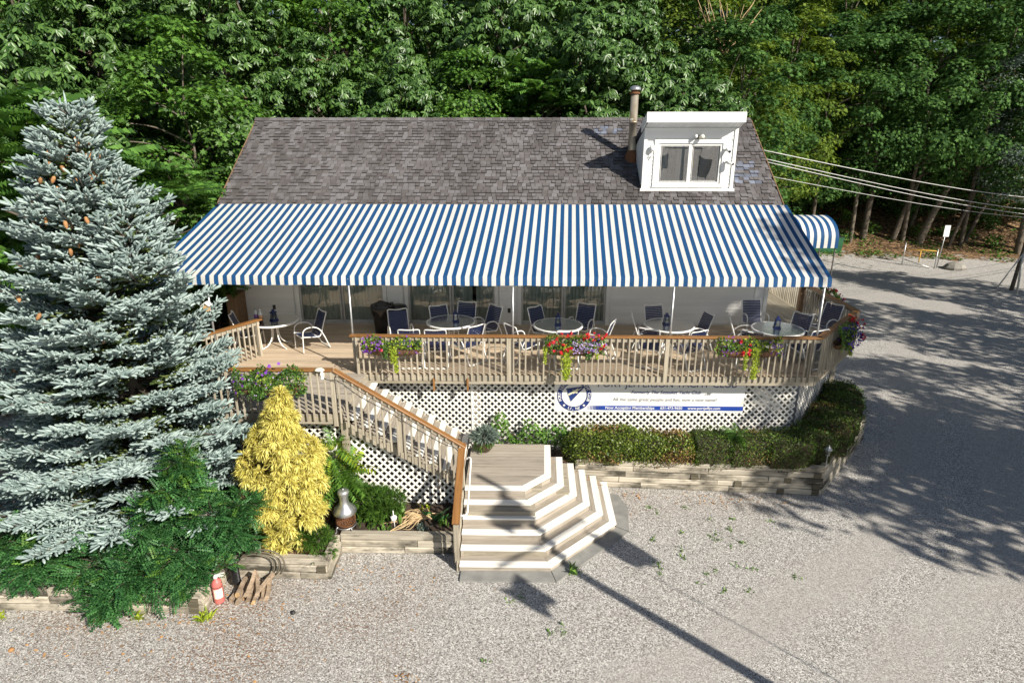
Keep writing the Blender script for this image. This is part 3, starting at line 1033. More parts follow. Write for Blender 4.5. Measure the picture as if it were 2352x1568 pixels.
# arched canopy over the side walk
cn = thing('arched_canopy', 'small arched blue and white striped canopy over the side walk', 'awning', (9, 7, 4.5))
cx0, cx1, cyb, cyf = 7.55, 10.22, 7.95, 6.82
NS = 23
mb = MB()
def can(x, a):
    return (x, cyb - (cyb - cyf) * math.sin(a), 4.62 + .66 * math.cos(a))
for i in range(NS):
    xa, xb = cx0 + i * (cx1 - cx0) / NS, cx0 + (i + 1) * (cx1 - cx0) / NS
    arc = [can(0, R(a)) for a in range(0, 91, 10)]
    Vv = []
    for p in arc + [(0, cyf - .01, 4.48), (0, cyf - .012, 4.36)]:
        Vv += [(xa, p[1], p[2]), (xb, p[1], p[2])]
    mb.add(Vv, [(2 * k, 2 * k + 2, 2 * k + 3, 2 * k + 1) for k in range(11)], (i + 1) % 2)
mb.build('fabric', ['awning_white', 'awning_blue'], cn, True)
mb = MB()
for x in (cx0 + .03, cx1 - .03):
    arc = [can(x, R(a)) for a in range(0, 91, 10)]
    mb.add(arc + [(x, cyb, 4.4), (x, cyf, 4.4)], [tuple(range(10)) + (11, 10)])
mb.build('end_panel', 'awning_blue', cn)
mb = MB()
for x, y, z in ((cx1 - .06, cyf + .04, 0), (cx0 + .06, cyf + .04, DZ), (cx1 - .06, cyb - .04, 0), (cx0 + .06, cyb - .04, DZ)):
    mb.tube([(x, y, z), (x, y, 4.6)], .022)
mb.build('pole', 'dark_iron', cn, True)

# ------------------------------------------------------------------ deck
deck = thing('wooden_deck', 'raised weathered wooden deck in front of the clubhouse', 'deck', (0, 2, 0))
BW = .143
def deckboard(a, b, name='deck_board', m='deck_wood'):
    board_between(name, deck, a, b, BW - .007, .03, m, .004)
y = .0 + BW / 2
z = DZ - .015
while y < WY - .02:
    x0, x1 = -8.38, 6.93
    cuts = [x0] + sorted(random.uniform(x0 + 1, x1 - 1) for _ in range(2)) + [x1]
    cuts = [c for i, c in enumerate(cuts) if i == 0 or c - cuts[i - 1] > .8 or i == len(cuts) - 1]
    for a, b in zip(cuts[:-1], cuts[1:]):
        deckboard((a + .002, y, z), (b - .002, y, z))
    y += BW
x = 6.94 + BW / 2                                                # side walk: boards run front to back
while x < 8.75:
    ys = max((x - 6.78) * 1.19 - .08, -.05)
    cut = random.uniform(4, 7)
    deckboard((x, ys + .02, z), (x, cut - .002, z), m='grey_wood')
    deckboard((x, cut + .002, z), (x, 10.4, z), m='grey_wood')
    x += BW
LX0, LX1, LY = -6.62, -3.66, -2.20                               # landing at the head of the stairs
y = -BW / 2
while y > LY:
    deckboard((LX0, y, z), (LX1, y, z), m='tread_wood')
    y -= BW
mb = MB()
def skin(pts, top, bot, th=.04):
    for a, b in zip(pts[:-1], pts[1:]):
        mb.bar((a[0], a[1], (top + bot) / 2), (b[0], b[1], (top + bot) / 2), th, top - bot)
skin([(LX1 - .0, -.02), (6.74, -.02)], DZ - .032, 2.34)
skin([(6.76, -.01), (8.78, 2.37), (8.79, 10.4)], DZ - .032, 2.34)
skin([(LX0, LY), (LX1 + .02, LY)], DZ - .032, 2.34)
skin([(LX1, LY), (LX1, -.04)], DZ - .032, 2.34)
skin([(LX0 + .02, LY), (LX0 + .02, 0), (-8.38, 0)], DZ - .032, 2.34)
mb.build('rim_joist', 'grey_wood', deck)
mb = MB()
for yy in (.45, 1.4, 2.35, 3.3):
    mb.box((-.8, yy, 2.44), (15.0, .04, .18))
for yy in (-1.5, -.75):
    mb.box(((LX0 + LX1) / 2, yy, 2.44), (LX1 - LX0, .04, .18))
mb.build('joist', 'grey_wood', deck)
for x, yy in [(v, .48) for v in (-6.4, -3.7, -1.1, 1.5, 4.0, 6.4)] + [(-3.62, -2.08), (-6.5, -2.08), (8.5, 2.6), (8.6, 5.5), (8.6, 8.5)]:
    board('support_post', deck, (x, yy, 1.17), (2.34, .13, .13), (0, R(90), 0), 'grey_wood', .006)
for x in (-2.06, -1.27):                                         # two newer stubs bolted under the rim
    board('support_stub', deck, (x, -.066, 2.33), (.30, .085, .04), (0, R(90), 0), 'rail_stain', .004)

# ------------------------------------------------------------------ railings
def railing(t, a, b, za, zb, side, posts=(), gap=.139, cap=True, base=None, skip=(), capw=.15, ext=(0, 0)):
    """pickets fixed on the outer side (+1 / -1) of a rail from a to b; za, zb are cap heights"""
    A, B = Vector((a[0], a[1], za)), Vector((b[0], b[1], zb))
    flat = Vector((b[0] - a[0], b[1] - a[1], 0))
    L = flat.length
    u = flat.normalized()
    nr = Vector((u.y, -u.x, 0)) * side
    k = (zb - za) / L
    if cap:
        board_between('cap_rail', t, A - u * ext[0] + Vector((0, 0, -k * ext[0])), B + u * ext[1] + Vector((0, 0, k * ext[1])), capw, .038, 'rail_stain', .007)
    dn = Vector((0, 0, -.075))
    board_between('top_rail', t, A + dn + nr * .022, B + dn + nr * .022, .036, .085, 'grey_wood')
    ang = math.atan2(u.y, u.x)
    for s in posts:
        p = A + u * s
        zt = za + k * s - .02
        zb_ = (base if base is not None else zt - .95)
        board('post', t, (p.x, p.y, (zt + zb_) / 2), (zt - zb_, .088, .088), (0, R(90), ang), 'grey_wood', .005)
    s = gap * .6
    while s < L - gap * .3:
        if not any(abs(s - q) < .07 for q in posts) or True:
            p = A + u * s + nr * .062
            zt = za + k * s - .028
            ln = 1.03
            board('baluster', t, (p.x, p.y, zt - ln / 2), (ln, .037, .037), (0, R(90), ang + random.uniform(-.06, .06)), 'grey_wood', .004)
        s += gap
CZ = 3.50
rl = thing('deck_railing', 'long wooden railing along the front edge of the deck', 'railing', (1.5, 0, DZ))
railing(rl, (-3.90, .0), (6.74, .0), CZ, CZ, 1, (.07, 3.62, 7.22, 10.5), base=2.36, ext=(.06, .05))
railing(rl, (6.74, -.0), (8.74, 2.32), CZ, CZ, 1, (1.55, 2.95), base=2.36, ext=(.02, .04))
rl = thing('deck_railing', 'wooden railing along the side walk facing the gravel drive', 'railing', (8.75, 6, DZ))
railing(rl, (8.74, 2.34), (8.70, 10.4), CZ, CZ, 1, (3.2, 6.4), base=2.36)
board('newel_post', rl, (8.64, 5.4, 3.25), (1.45, .14, .14), (0, R(90), 0), 'dark_post', .006)
rl = thing('deck_railing', 'short wooden railing beside the round table with bottles', 'railing', (-6.9, .7, DZ))
railing(rl, (-6.58, 1.22), (-7.35, -.12), CZ, CZ, -1, (.06,), base=2.36, ext=(.08, 0))
rl = thing('landing_railing', 'wooden railing with a flower basket at the stair landing', 'railing', (-5, LY, DZ))
railing(rl, (-6.6, LY), (-3.73, LY), CZ, CZ, 1, (.1, 2.86), base=2.30)
# stairs from the landing down to the platform
PZ = .967
st = thing('upper_stairs', 'wooden staircase with white nosings running down along the lattice', 'stairs', (-2.4, -1.2, PZ))
RI, TD = (DZ - PZ) / 10, .262
SY0, SY1 = -2.13, -.20
for i in range(1, 10):
    zt = DZ - RI * i
    x0 = LX1 + .02 + (i - 1) * TD
    board('tread_board', st, (x0 + .075, (SY0 + SY1) / 2, zt - .02), (SY1 - SY0, .135, .038), (0, 0, R(90)), 'tread_wood', .005)
    board('white_nosing', st, (x0 + .075 + .145, (SY0 + SY1) / 2, zt - .02), (SY1 - SY0, .14, .040), (0, 0, R(90)), 'white_nosing', .005)
for i in range(1, 11):
    board('riser', st, (LX1 + .012 + (i - 1) * TD + .0, (SY0 + SY1) / 2, DZ - RI * i + RI / 2 - .03), (SY1 - SY0 - .02, .02, RI - .05), (R(90), 0, R(90)), 'tread_wood', .003)
a = Vector((LX1 + .06, 0, DZ - RI - .20))
b = Vector((LX1 + .02 + 9 * TD, 0, PZ + .02))
for yy in (SY0 + .05, (SY0 + SY1) / 2, SY1 - .05):
    board_between('stringer', st, (a.x, yy, a.z), (b.x, yy, b.z), .04, .20, 'grey_wood')
rl = thing('stair_railing', 'sloping wooden stair railing with a stained handrail', 'railing', (-2.4, LY, 1))
railing(rl, (-3.70, LY), (-1.20, LY), CZ, 1.88, 1, (1.25, 2.46), ext=(.0, .06))
# platform and the octagonal steps
pl = thing('lower_stairs', 'wide octagonal wooden steps with white painted edges and a platform', 'stairs', (0, -2, 0))
C0 = [(-1.17, -2.37), (.07, -2.37), (.63, -1.80), (.67, -.42)]
C5 = [(-1.17, -3.74), (.56, -3.74), (1.99, -2.33), (1.99, -.66)]
NW = .145
def off_line(P, d):
    """inset polyline by d towards the platform"""
    (x0, y0), (x1, y1), (x2, y2), (x3, y3) = P
    q = math.tan(R(22.5))
    return [(x0, y0 + d), (x1 - d * q, y1 + d), (x2 - d, y2 + d * q), (x3 - d, y3)]
def strip(name, o, i_, zt, m, th=.038):
    """three mitred boards between an outer and an inner polyline"""
    for k in range(3):
        Pq = [o[k], o[k + 1], i_[k + 1], i_[k]]
        e = Vector((Pq[1][0] - Pq[0][0], Pq[1][1] - Pq[0][1], 0)).normalized() * .0025
        Pq = [(Pq[0][0] + e.x, Pq[0][1] + e.y), (Pq[1][0] - e.x, Pq[1][1] - e.y), (Pq[2][0] - e.x, Pq[2][1] - e.y), (Pq[3][0] + e.x, Pq[3][1] + e.y)]
        c = Vector((sum(p[0] for p in Pq) / 4, sum(p[1] for p in Pq) / 4, zt))
        ang = math.atan2(e.y, e.x)
        Rm = Matrix.Rotation(-ang, 3, 'Z')
        L = [Rm @ (Vector((p[0], p[1], zt)) - c) for p in Pq]
        mb = MB()
        mb.add([(v.x, v.y, -th) for v in L] + [(v.x, v.y, 0) for v in L], [(3, 2, 1, 0), (4, 5, 6, 7), (0, 1, 5, 4), (1, 2, 6, 5), (2, 3, 7, 6), (3, 0, 4, 7)])
        link(name, mb.mesh(name, m), pl, c, (0, 0, ang))
for i in range(6):
    f = i / 5
    o_ = [tuple(C0[k][j] + (C5[k][j] - C0[k][j]) * f for j in range(2)) for k in range(4)]
    if i == 0:
        o_[3] = (o_[3][0], -.42)
    else:
        o_[3] = (o_[3][0], -.70)
    zt = PZ - .161 * i
    i1 = off_line(o_, NW)
    strip('white_nosing', o_, i1, zt, 'white_nosing')
    if i:
        strip('tread_board', off_line(o_, NW + .004), off_line(o_, NW * 2 + .03), zt - .001, 'tread_wood')
    strip('riser', off_line(o_, .02), off_line(o_, .045), zt - .040, 'tread_wood', .158 if i == 5 else .12)
yy = -2.37 + NW + .07
while yy < -.44:                                                 # platform boards
    xr = .48 + (min(max((yy + 2.22) / .56, 0), 1)) * .045
    xr = min(.525, .02 + (yy + 2.225) * 1.0) if yy < -1.75 else .525
    board('platform_board', pl, ((-1.17 + xr) / 2, yy, PZ - .019), (xr + 1.17, .136, .036), (0, 0, 0), 'tread_wood', .004)
    yy += .141
mb = MB()
mb.box((-.35, -1.45, PZ / 2 - .03), (1.55, 1.5, PZ - .08))
mb.box((-.42, -2.4, .38), (1.4, .85, .70))
mb.box((-.3, -2.6, .15), (1.6, 1.7, .28))
mb.box((.55, -1.45, .38), (.9, 1.2, .70))
mb.box((.9, -1.5, .15), (1.3, 1.3, .28))
mb.build('base_frame', 'grey_wood', pl)
mb = MB()
mb.add([(-1.19, -3.72, 0), (-1.19, -3.72, .155), (-1.19, -2.4, .92), (-1.19, -.4, .92), (-1.19, -.4, 0), (-1.22, -3.72, 0), (-1.22, -3.72, .155), (-1.22, -2.4, .92), (-1.22, -.4, .92), (-1.22, -.4, 0)],
       [(0, 1, 2, 3, 4), (9, 8, 7, 6, 5)] + [(i, (i + 5), (i + 1) % 5 + 5, (i + 1) % 5) for i in range(5)])
mb.build('side_panel', 'grey_wood', pl)
rl = thing('stair_railing', 'steep thick stained handrail on posts beside the octagonal steps', 'railing', (-1.22, -2.9, .5))
railing(rl, (-1.22, -2.20), (-1.22, -3.62), 1.88, 1.06, 1, (.03, 1.40), base=.10, ext=(.04, .06), gap=.16, capw=.145)
pts = curve([(-1.13, -2.26, 1.60), (-1.07, -2.28, 1.64), (-1.03, -2.34, 1.62), (-1.03, -2.5, 1.53), (-1.03, -3.2, 1.12), (-1.04, -3.33, 1.03), (-1.10, -3.37, 1.0), (-1.16, -3.36, 1.0)], 6)
tag(MB().tube(pts, .019, 10).build('pipe_handrail', 'white_metal', None, True, at=(-1.03, -2.9, 1.1)), 'white bent pipe handrail inside the stained stair handrail', 'handrail')
# slabs at the foot of the steps
for P, lab in (([(-1.14, -4.0), (.64, -4.0), (.56, -3.70), (-1.14, -3.70)], 'grey slate slab along the foot of the bottom step'),
               ([(.655, -4.01), (2.24, -2.45), (1.99, -2.28), (.575, -3.70)], 'cracked grey slate slab along the slanted step edge'),
               ([(2.25, -2.43), (2.36, -1.55), (2.22, -1.05), (1.97, -1.0), (2.0, -2.27)], 'dark grey slate slab beside the steps by the retaining wall')):
    n = len(P)
    mb = MB()
    mb.add([(p[0], p[1], -.02) for p in P] + [(p[0], p[1], .035) for p in P], [tuple(range(n))[::-1], tuple(range(n, 2 * n))] + [(i, (i + 1) % n, n + (i + 1) % n, n + i) for i in range(n)])
    tag(mb.build('stone_slab', 'slate', None, at=(P[0][0], P[0][1], 0)), lab, 'slab')

# ------------------------------------------------------------------ white diagonal lattice
def clip(poly, a, d):
    """parameter range of line a + t d inside a convex polygon (counter-clockwise)"""
    t0, t1 = -1e9, 1e9
    n = len(poly)
    for i in range(n):
        p, q = poly[i], poly[(i + 1) % n]
        nx_, ny_ = -(q[1] - p[1]), q[0] - p[0]
        den = nx_ * d[0] + ny_ * d[1]
        num = nx_ * (p[0] - a[0]) + ny_ * (p[1] - a[1])
        if abs(den) < 1e-9:
            if num > 0:
                return None
            continue
        t = num / den
        if den > 0:
            t0 = max(t0, t)
        else:
            t1 = min(t1, t)
    return (t0, t1) if t1 - t0 > .06 else None
def lattice(label, base, u, poly, pitch=.163, wd=.044, trim=()):
    """base: world point of (0,0); u: horizontal direction; poly in (s, z)"""
    t = thing('lattice_screen', label, 'lattice', base)
    u = Vector(u).normalized()
    nr = Vector((u.y, -u.x, 0))
    B = Vector(base)
    smin, smax = min(p[0] for p in poly), max(p[0] for p in poly)
    zmin, zmax = min(p[1] for p in poly), max(p[1] for p in poly)
    for sgn, off in ((1, 0.), (-1, .009)):
        s = smin - (zmax - zmin) - 1
        s = math.floor(s / pitch) * pitch
        while s < smax + (zmax - zmin) + 1:
            r = clip(poly, (s, zmin), (sgn * .70711, .70711))
            if r:
                p = [(s + sgn * .70711 * q, zmin + .70711 * q) for q in r]
                a_, b_ = [B + u * v[0] + Vector((0, 0, v[1])) + nr * off for v in p]
                d_ = b_ - a_
                xa = d_.normalized()
                za = nr
                ya = za.cross(xa)
                Rm = Matrix((xa, ya, za)).transposed()
                board('slat', t, (a_ + b_) / 2, (round(d_.length, 2), wd, .008), Rm.to_euler(), 'lattice_white', .001)
            s += pitch
    for p, q, w_ in trim:
        a_, b_ = [B + u * v[0] + Vector((0, 0, v[1])) + nr * .02 for v in (p, q)]
        board_between('trim', t, a_, b_, .02, w_, 'lattice_white') if abs(p[1] - q[1]) < .01 else board('trim', t, (a_ + b_) / 2, ((b_ - a_).length, .02, w_), (0, R(90), math.atan2(u.y, u.x)), 'lattice_white')
rect = lambda a, b, z0, z1: [(a, z0), (b, z0), (b, z1), (a, z1)]
LTY = .33
lattice('white lattice panel behind the upper staircase', (-3.64, LTY, 0), (1, 0, 0), rect(.0, 2.42, .45, 2.35))
lattice('white lattice panel between the stairs and the club banner', (-1.21, LTY, 0), (1, 0, 0), rect(0, 2.47, .45, 2.35), trim=(((0.0, .5), (0.0, 2.35), .05),))
lattice('white lattice panel under the club banner', (1.27, LTY, 0), (1, 0, 0), rect(0, 4.06, .45, 2.35))
lattice('white lattice panel between the banner and the deck corner', (5.34, LTY, 0), (1, 0, 0), rect(0, 1.22, .45, 2.35))
lattice('white lattice panel on the slanted corner of the deck', (6.62, LTY, 0), (2.0, 2.38, 0), rect(0, 2.6, .45, 2.35))
lattice('white lattice panel under the sloping stair stringer', (-3.55, -1.99, 0), (1, 0, 0), [(0, .36), (2.27, .36), (2.27, .80), (0, 2.10)])
lattice('narrow white lattice panel under the stair landing', (-6.5, -1.99, 0), (1, 0, 0), rect(0, 2.80, .36, 2.34))

# ------------------------------------------------------------------ club banner
KB2 = 13.90 / 13.655                                             # banner drawn at y .055, hung at y .30
ban = thing('club_banner', 'white and blue club banner tied to the lattice under the deck', 'banner', (3, .055, 2))
BX0, BX1, BZ0, BZ1 = .77, 5.24, 1.60, 2.62
mb = MB()
NB = 40
for i in range(NB + 1):
    x = BX0 + (BX1 - BX0) * i / NB
    for zz in (BZ0 + .02 * math.sin(i * .8) * (i % 2) * .3, 2.1, BZ1):
        mb.V.append((x, .066 + .004 * math.sin(i * .9 + zz * 3), zz))
for i in range(NB):
    for k in range(2):
        mb.F.append((i * 3 + k, i * 3 + 3 + k, i * 3 + 4 + k, i * 3 + k + 1))
        mb.M.append(0)
mb.build('sheet', 'banner_vinyl', ban, True)
def shape(name, pts_list, m, y):
    mb = MB()
    for P in pts_list:
        mb.add([(p[0], y, p[1]) for p in P], [tuple(range(len(P)))])
    return mb.build(name, m, ban)
YB = .056
mb = MB()                                                        # blue bar, paling out to the left in fine steps of hatching
shape('blue_bar', [[(1.93, 1.655), (BX1 - .005, 1.655), (BX1 - .005, 1.765), (1.93, 1.765)]] + [[(1.93 - .034 * (k + 1), 1.655 + .0), (1.93 - .034 * (k + 1) + .034 * (1 - (k + 1) / 13), 1.655), (1.93 - .034 * (k + 1) + .034 * (1 - (k + 1) / 13), 1.765), (1.93 - .034 * (k + 1), 1.765)] for k in range(12)], 'bar_blue', YB)
EX, EZc, RO, RI_ = 1.235, 2.03, .405, .295
n = 48
ring = MB()
for k in range(n + 1):
    a_ = 2 * math.pi * k / n
    ring.V += [(EX + RO * math.cos(a_), YB, EZc + RO * math.sin(a_)), (EX + RI_ * math.cos(a_), YB, EZc + RI_ * math.sin(a_))]
ring.F = [(2 * k, 2 * k + 1, 2 * k + 3, 2 * k + 2) for k in range(n)]
ring.M = [0] * n
ring.build('emblem_ring', 'navy_print', ban)
P0, P1, P2 = Vector((EX - .20, EZc + .165)), Vector((EX - .075, EZc - .165)), Vector((EX + .26, EZc + .235))
lerp = lambda a, b, k: a + (b - a) * k
bx = lambda s, tq: lerp(lerp(P0, P1, tq), P2, s)                 # s towards the fly, tq across the hoist
shape('burgee', [[tuple(bx(s, tq)) for s, tq in ((0, 0), (.5, 0), (1, 0), (.5, 1), (0, 1))]], 'navy_print', YB)
shape('burgee_cross', [[tuple(bx(0, .40)), tuple(bx(0, .54)), tuple(bx(.52, .56)), tuple(bx(.42, .40))]], 'cream_print', YB - .003)
shape('burgee_star', [[tuple(bx(*q)) for q in ((.26, .22), (.40, .33), (.62, .16), (.52, .42), (.84, .45), (.52, .60), (.46, .88), (.38, .62), (.22, .60), (.34, .48))]], 'cream_print', YB - .0045)
def star(cx, cz, r, rot=0):
    return [(cx + (r if k % 2 == 0 else r * .42) * math.sin(rot + k * math.pi / 5), cz + (r if k % 2 == 0 else r * .42) * math.cos(rot + k * math.pi / 5)) for k in range(10)]
for s in (-1, 1):
    shape('star', [star(EX + s * .235, EZc - .26, .04)], 'white_print', YB - .003)
def text_mesh(body, m, shear=0, bold=0):
    cu = bpy.data.curves.new('lettering', 'FONT')
    cu.body = body
    cu.shear = shear
    cu.offset = bold
    cu.align_x = 'CENTER'
    cu.align_y = 'CENTER'
    cu.resolution_u = 3
    ob = bpy.data.objects.new('lettering', cu)
    col.objects.link(ob)
    bpy.context.view_layer.update()
    me = bpy.data.meshes.new_from_object(ob.evaluated_get(bpy.context.evaluated_depsgraph_get()))
    bpy.data.objects.remove(ob)
    me.materials.clear()
    me.materials.append(MATS[m])
    me.name = 'lettering'
    return me
def lettering(body, x0, x1, zc, m, shear=0, bold=0, y=YB - .003, sz=1.):
    me = text_mesh(body, m, shear, bold)
    xs_ = [v.co.x for v in me.vertices]
    k = (x1 - x0) / (max(xs_) - min(xs_))
    link('lettering', me, ban, ((x0 + x1) / 2, y, zc), (R(90), 0, 0), (k, k * sz, 1))
lettering('PORT JEFFERSON YACHT CLUB', 1.78, 5.02, 2.315, 'navy_print')
lettering('Formerly The Setauket Yacht Club', 2.575, 4.205, 2.115, 'navy_print', .18, .004)
lettering('All the same great people and fun, now a new name!', 2.16, 4.60, 1.93, 'grey_print', .0, -.002)
lettering('Now Accepting Memberships', 1.98, 3.14, 1.712, 'white_print', 0, .02)
lettering('631-473-9650', 3.28, 3.80, 1.712, 'white_print', 0, .02)
lettering('www.portjeffyc.com', 3.93, 4.70, 1.712, 'white_print', 0, .018)
body = 'PORT JEFFERSON YACHT CLUB'
for k, chx in enumerate(body):
    if chx == ' ':
        continue
    a_ = R(90 + 112 - 224 * k / (len(body) - 1))
    me = text_mesh(chx, 'white_print', 0, .02)
    r_ = (RO + RI_) / 2
    link('lettering', me, ban, (EX + r_ * math.cos(a_), YB - .003, EZc + r_ * math.sin(a_)), (R(90), R(90) - a_, 0), (.098, .098, 1))
for k, chx in enumerate('LI, NY'):
    if chx == ' ':
        continue
    a_ = R(270 - 20 + 40 * k / 5)
    me = text_mesh(chx, 'white_print', 0, .02)
    r_ = (RO + RI_) / 2
    link('lettering', me, ban, (EX + r_ * math.cos(a_), YB - .003, EZc + r_ * math.sin(a_)), (R(90), -(a_ - R(270)), 0), (.10, .10, 1))

ban.location = (3 * KB2, .30, 7.9 - (7.9 - 2) * KB2)
ban.scale = (KB2, 1, KB2)
# ------------------------------------------------------------------ furniture on the deck
def copy_tree(o, parent=None):
    c = o.copy()
    col.objects.link(c)
    if parent:
        c.parent = parent
    for ch in o.children:
        copy_tree(ch, c)
    return c

def make_chair():
    """sitter faces +x, floor at z 0"""
    t = thing('patio_chair', 'x', 'chair', (0, 0, 0), 'navy strap patio chairs on the deck')
    r = .0155
    mb = MB()                                          # side hoops joined by the sled bar behind
    L = curve([(.27, -.285, .012), (.262, -.285, .2), (.245, -.288, .52), (.20, -.29, .615), (.10, -.29, .655), (-.06, -.29, .645), (-.20, -.288, .56), (-.31, -.285, .36), (-.41, -.282, .10), (-.445, -.265, .03), (-.455, -.20, .016)], 5)
    Rr_ = [Vector((p.x, -p.y, p.z)) for p in reversed(L)]
    mb.tube(L + Rr_, r, 8)
    mb.build('arm_frame', 'white_metal', t, True)
    mb = MB()                                          # seat and back hoop
    S = curve([(.27, -.252, .415), (.25, -.252, .425), (.0, -.252, .385), (-.17, -.252, .37), (-.235, -.252, .42), (-.30, -.252, .60), (-.37, -.252, .80), (-.425, -.252, .955)], 5)
    S2 = [Vector((p.x, -p.y, p.z)) for p in reversed(S)]
    top = curve([(-.425, -.252, .955), (-.435, -.20, .972), (-.415, 0, .955), (-.435, .20, .972), (-.425, .252, .955)], 4)
    mb.tube(S + top[1:-1] + S2, .0145, 8)
    mb.tube([(.262, -.25, .40), (.262, .25, .40)], .0145, 8)
    mb.tube([(-.15, -.285, .36), (-.15, .285, .36)], .013, 8)
    mb.build('seat_frame', 'white_metal', t, True)
    mb = MB()                                          # straps woven across the hoop
    P = curve([(.25, 0, .432), (.0, 0, .390), (-.16, 0, .373), (-.222, 0, .43), (-.29, 0, .60), (-.36, 0, .80), (-.415, 0, .935)], 24)
    acc = [0]
    for a, b in zip(P[:-1], P[1:]):
        acc.append(acc[-1] + (b - a).length)
    tot = acc[-1]
    def at(s):
        i = min(max(int(np.searchsorted(acc, s)) - 1, 0), len(P) - 2)
        k = (s - acc[i]) / max(acc[i + 1] - acc[i], 1e-6)
        return P[i].lerp(P[i + 1], k)
    n = 23
    for i in range(n):
        a, b = at(tot * i / n + .0015), at(tot * (i + 1) / n - .0055)
        Vv = []
        for yk in (-.247, -.12, 0, .12, .247):
            dip = .012 * (1 - (yk / .25) ** 2)
            dv = Vector((-(b - a).z, 0, (b - a).x)).normalized() * -dip * (1 if (b - a).x < 0 else -1) * -1
            Vv += [a + Vector((0, yk, 0)) - Vector((0, 0, dip * .6)), b + Vector((0, yk, 0)) - Vector((0, 0, dip * .6))]
        mb.add(Vv, [(2 * k, 2 * k + 1, 2 * k + 3, 2 * k + 2) for k in range(4)])
    mb.build('strap_seat', 'navy_sling', t, True)
    return t
def make_table():
    t = thing('round_table', 'x', 'table', (0, 0, 0), 'round glass tables on the deck')
    MB().lathe([(.595, .715), (.635, .712), (.638, .692), (.630, .668), (.598, .668), (.595, .715)], (0, 0, 0), 48).build('rim', 'white_metal', t, True)
    MB().lathe([(.0, .712), (.598, .712), (.598, .705), (.0, .705)], (0, 0, 0), 48).build('glass_top', 'table_glass', t)
    mb = MB()
    for k in range(4):
        a = R(45 + 90 * k)
        c_, s_ = math.cos(a), math.sin(a)
        pr = lambda r, z: (r * c_, r * s_, z)
        mb.tube(curve([pr(.60, .69), pr(.35, .685), pr(.20, .66), pr(.12, .56), pr(.10, .45)], 5), .013, 6)
    mb.build('brace', 'white_metal', t, True)
    for k in range(4):
        a = R(45 + 90 * k)
        c_, s_ = math.cos(a), math.sin(a)
        pr = lambda r, z: (r * c_, r * s_, z)
        MB().tube(curve([pr(.10, .66), pr(.09, .45), pr(.13, .22), pr(.25, .07), pr(.40, .02), pr(.44, .012)], 6), .018, 8).build('leg', 'white_metal', t, True)
    return t
def make_lantern():
    t = thing('lantern', 'x', 'lantern', (0, 0, 0), 'blue lanterns on the tables')
    t.scale = (1.3, 1.3, 1.0)
    MB().box((0, 0, .012), (.125, .125, .024)).box((0, 0, .032), (.105, .105, .016)).build('base', 'lantern_blue', t)
    mb = MB()
    for sx in (-1, 1):
        for sy in (-1, 1):
            mb.bar((sx * .046, sy * .046, .04), (sx * .034, sy * .034, .20), .012, .012)
    mb.box((0, 0, .205), (.095, .095, .014))
    mb.build('frame', 'lantern_blue', t)
    MB().box((0, 0, .12), (.078, .078, .15), taper=.75).build('glass', 'lamp_glass', t)
    MB().box((0, 0, .235), (.11, .11, .05), taper=.35).box((0, 0, .268), (.036, .036, .03)).box((0, 0, .293), (.055, .055, .02), taper=.2).build('roof', 'lantern_blue', t)
    MB().lathe([(.022, .04), (.022, .10), (0, .10)], n=10).build('candle', 'candle', t, True)
    return t
CH, TB, LN = make_chair(), make_table(), make_lantern()
USED = set()
def place(proto, loc, rz, label, scale=None):
    o = proto if proto.name not in USED else copy_tree(proto)
    USED.add(proto.name)
    o.location = loc
    o.rotation_euler = (0, 0, rz)
    o['label'] = label
    return o
TABS = [(-6.47, 1.91), (-1.85, 1.87), (.90, 1.62), (3.72, 1.66), (6.35, 1.39)]
TLAB = ['round glass patio table holding two soda bottles', 'round glass patio table nearest the black trash bin', 'round glass patio table behind the red geranium basket', 'round glass patio table between the red geranium basket and the house corner table', 'round glass patio table at the angled deck corner']
LLAB = ['blue lantern beside two soda bottles', 'blue lantern on the table near the trash bin', 'blue lantern on the table behind the red geraniums', 'blue lantern on the table in front of the plain white wall', 'blue lantern on the table at the angled deck corner']
for i, (x, y) in enumerate(TABS):
    place(TB, (x, y, DZ), R((8, 20, 2, 10, -12)[i]), TLAB[i])
    lx, ly = [(.02, -.03), (.13, .0), (.0, .02), (-.06, .05), (.0, .05)][i]
    place(LN, (x + lx, y + ly, DZ + .714), R(random.uniform(-30, 30)), LLAB[i])
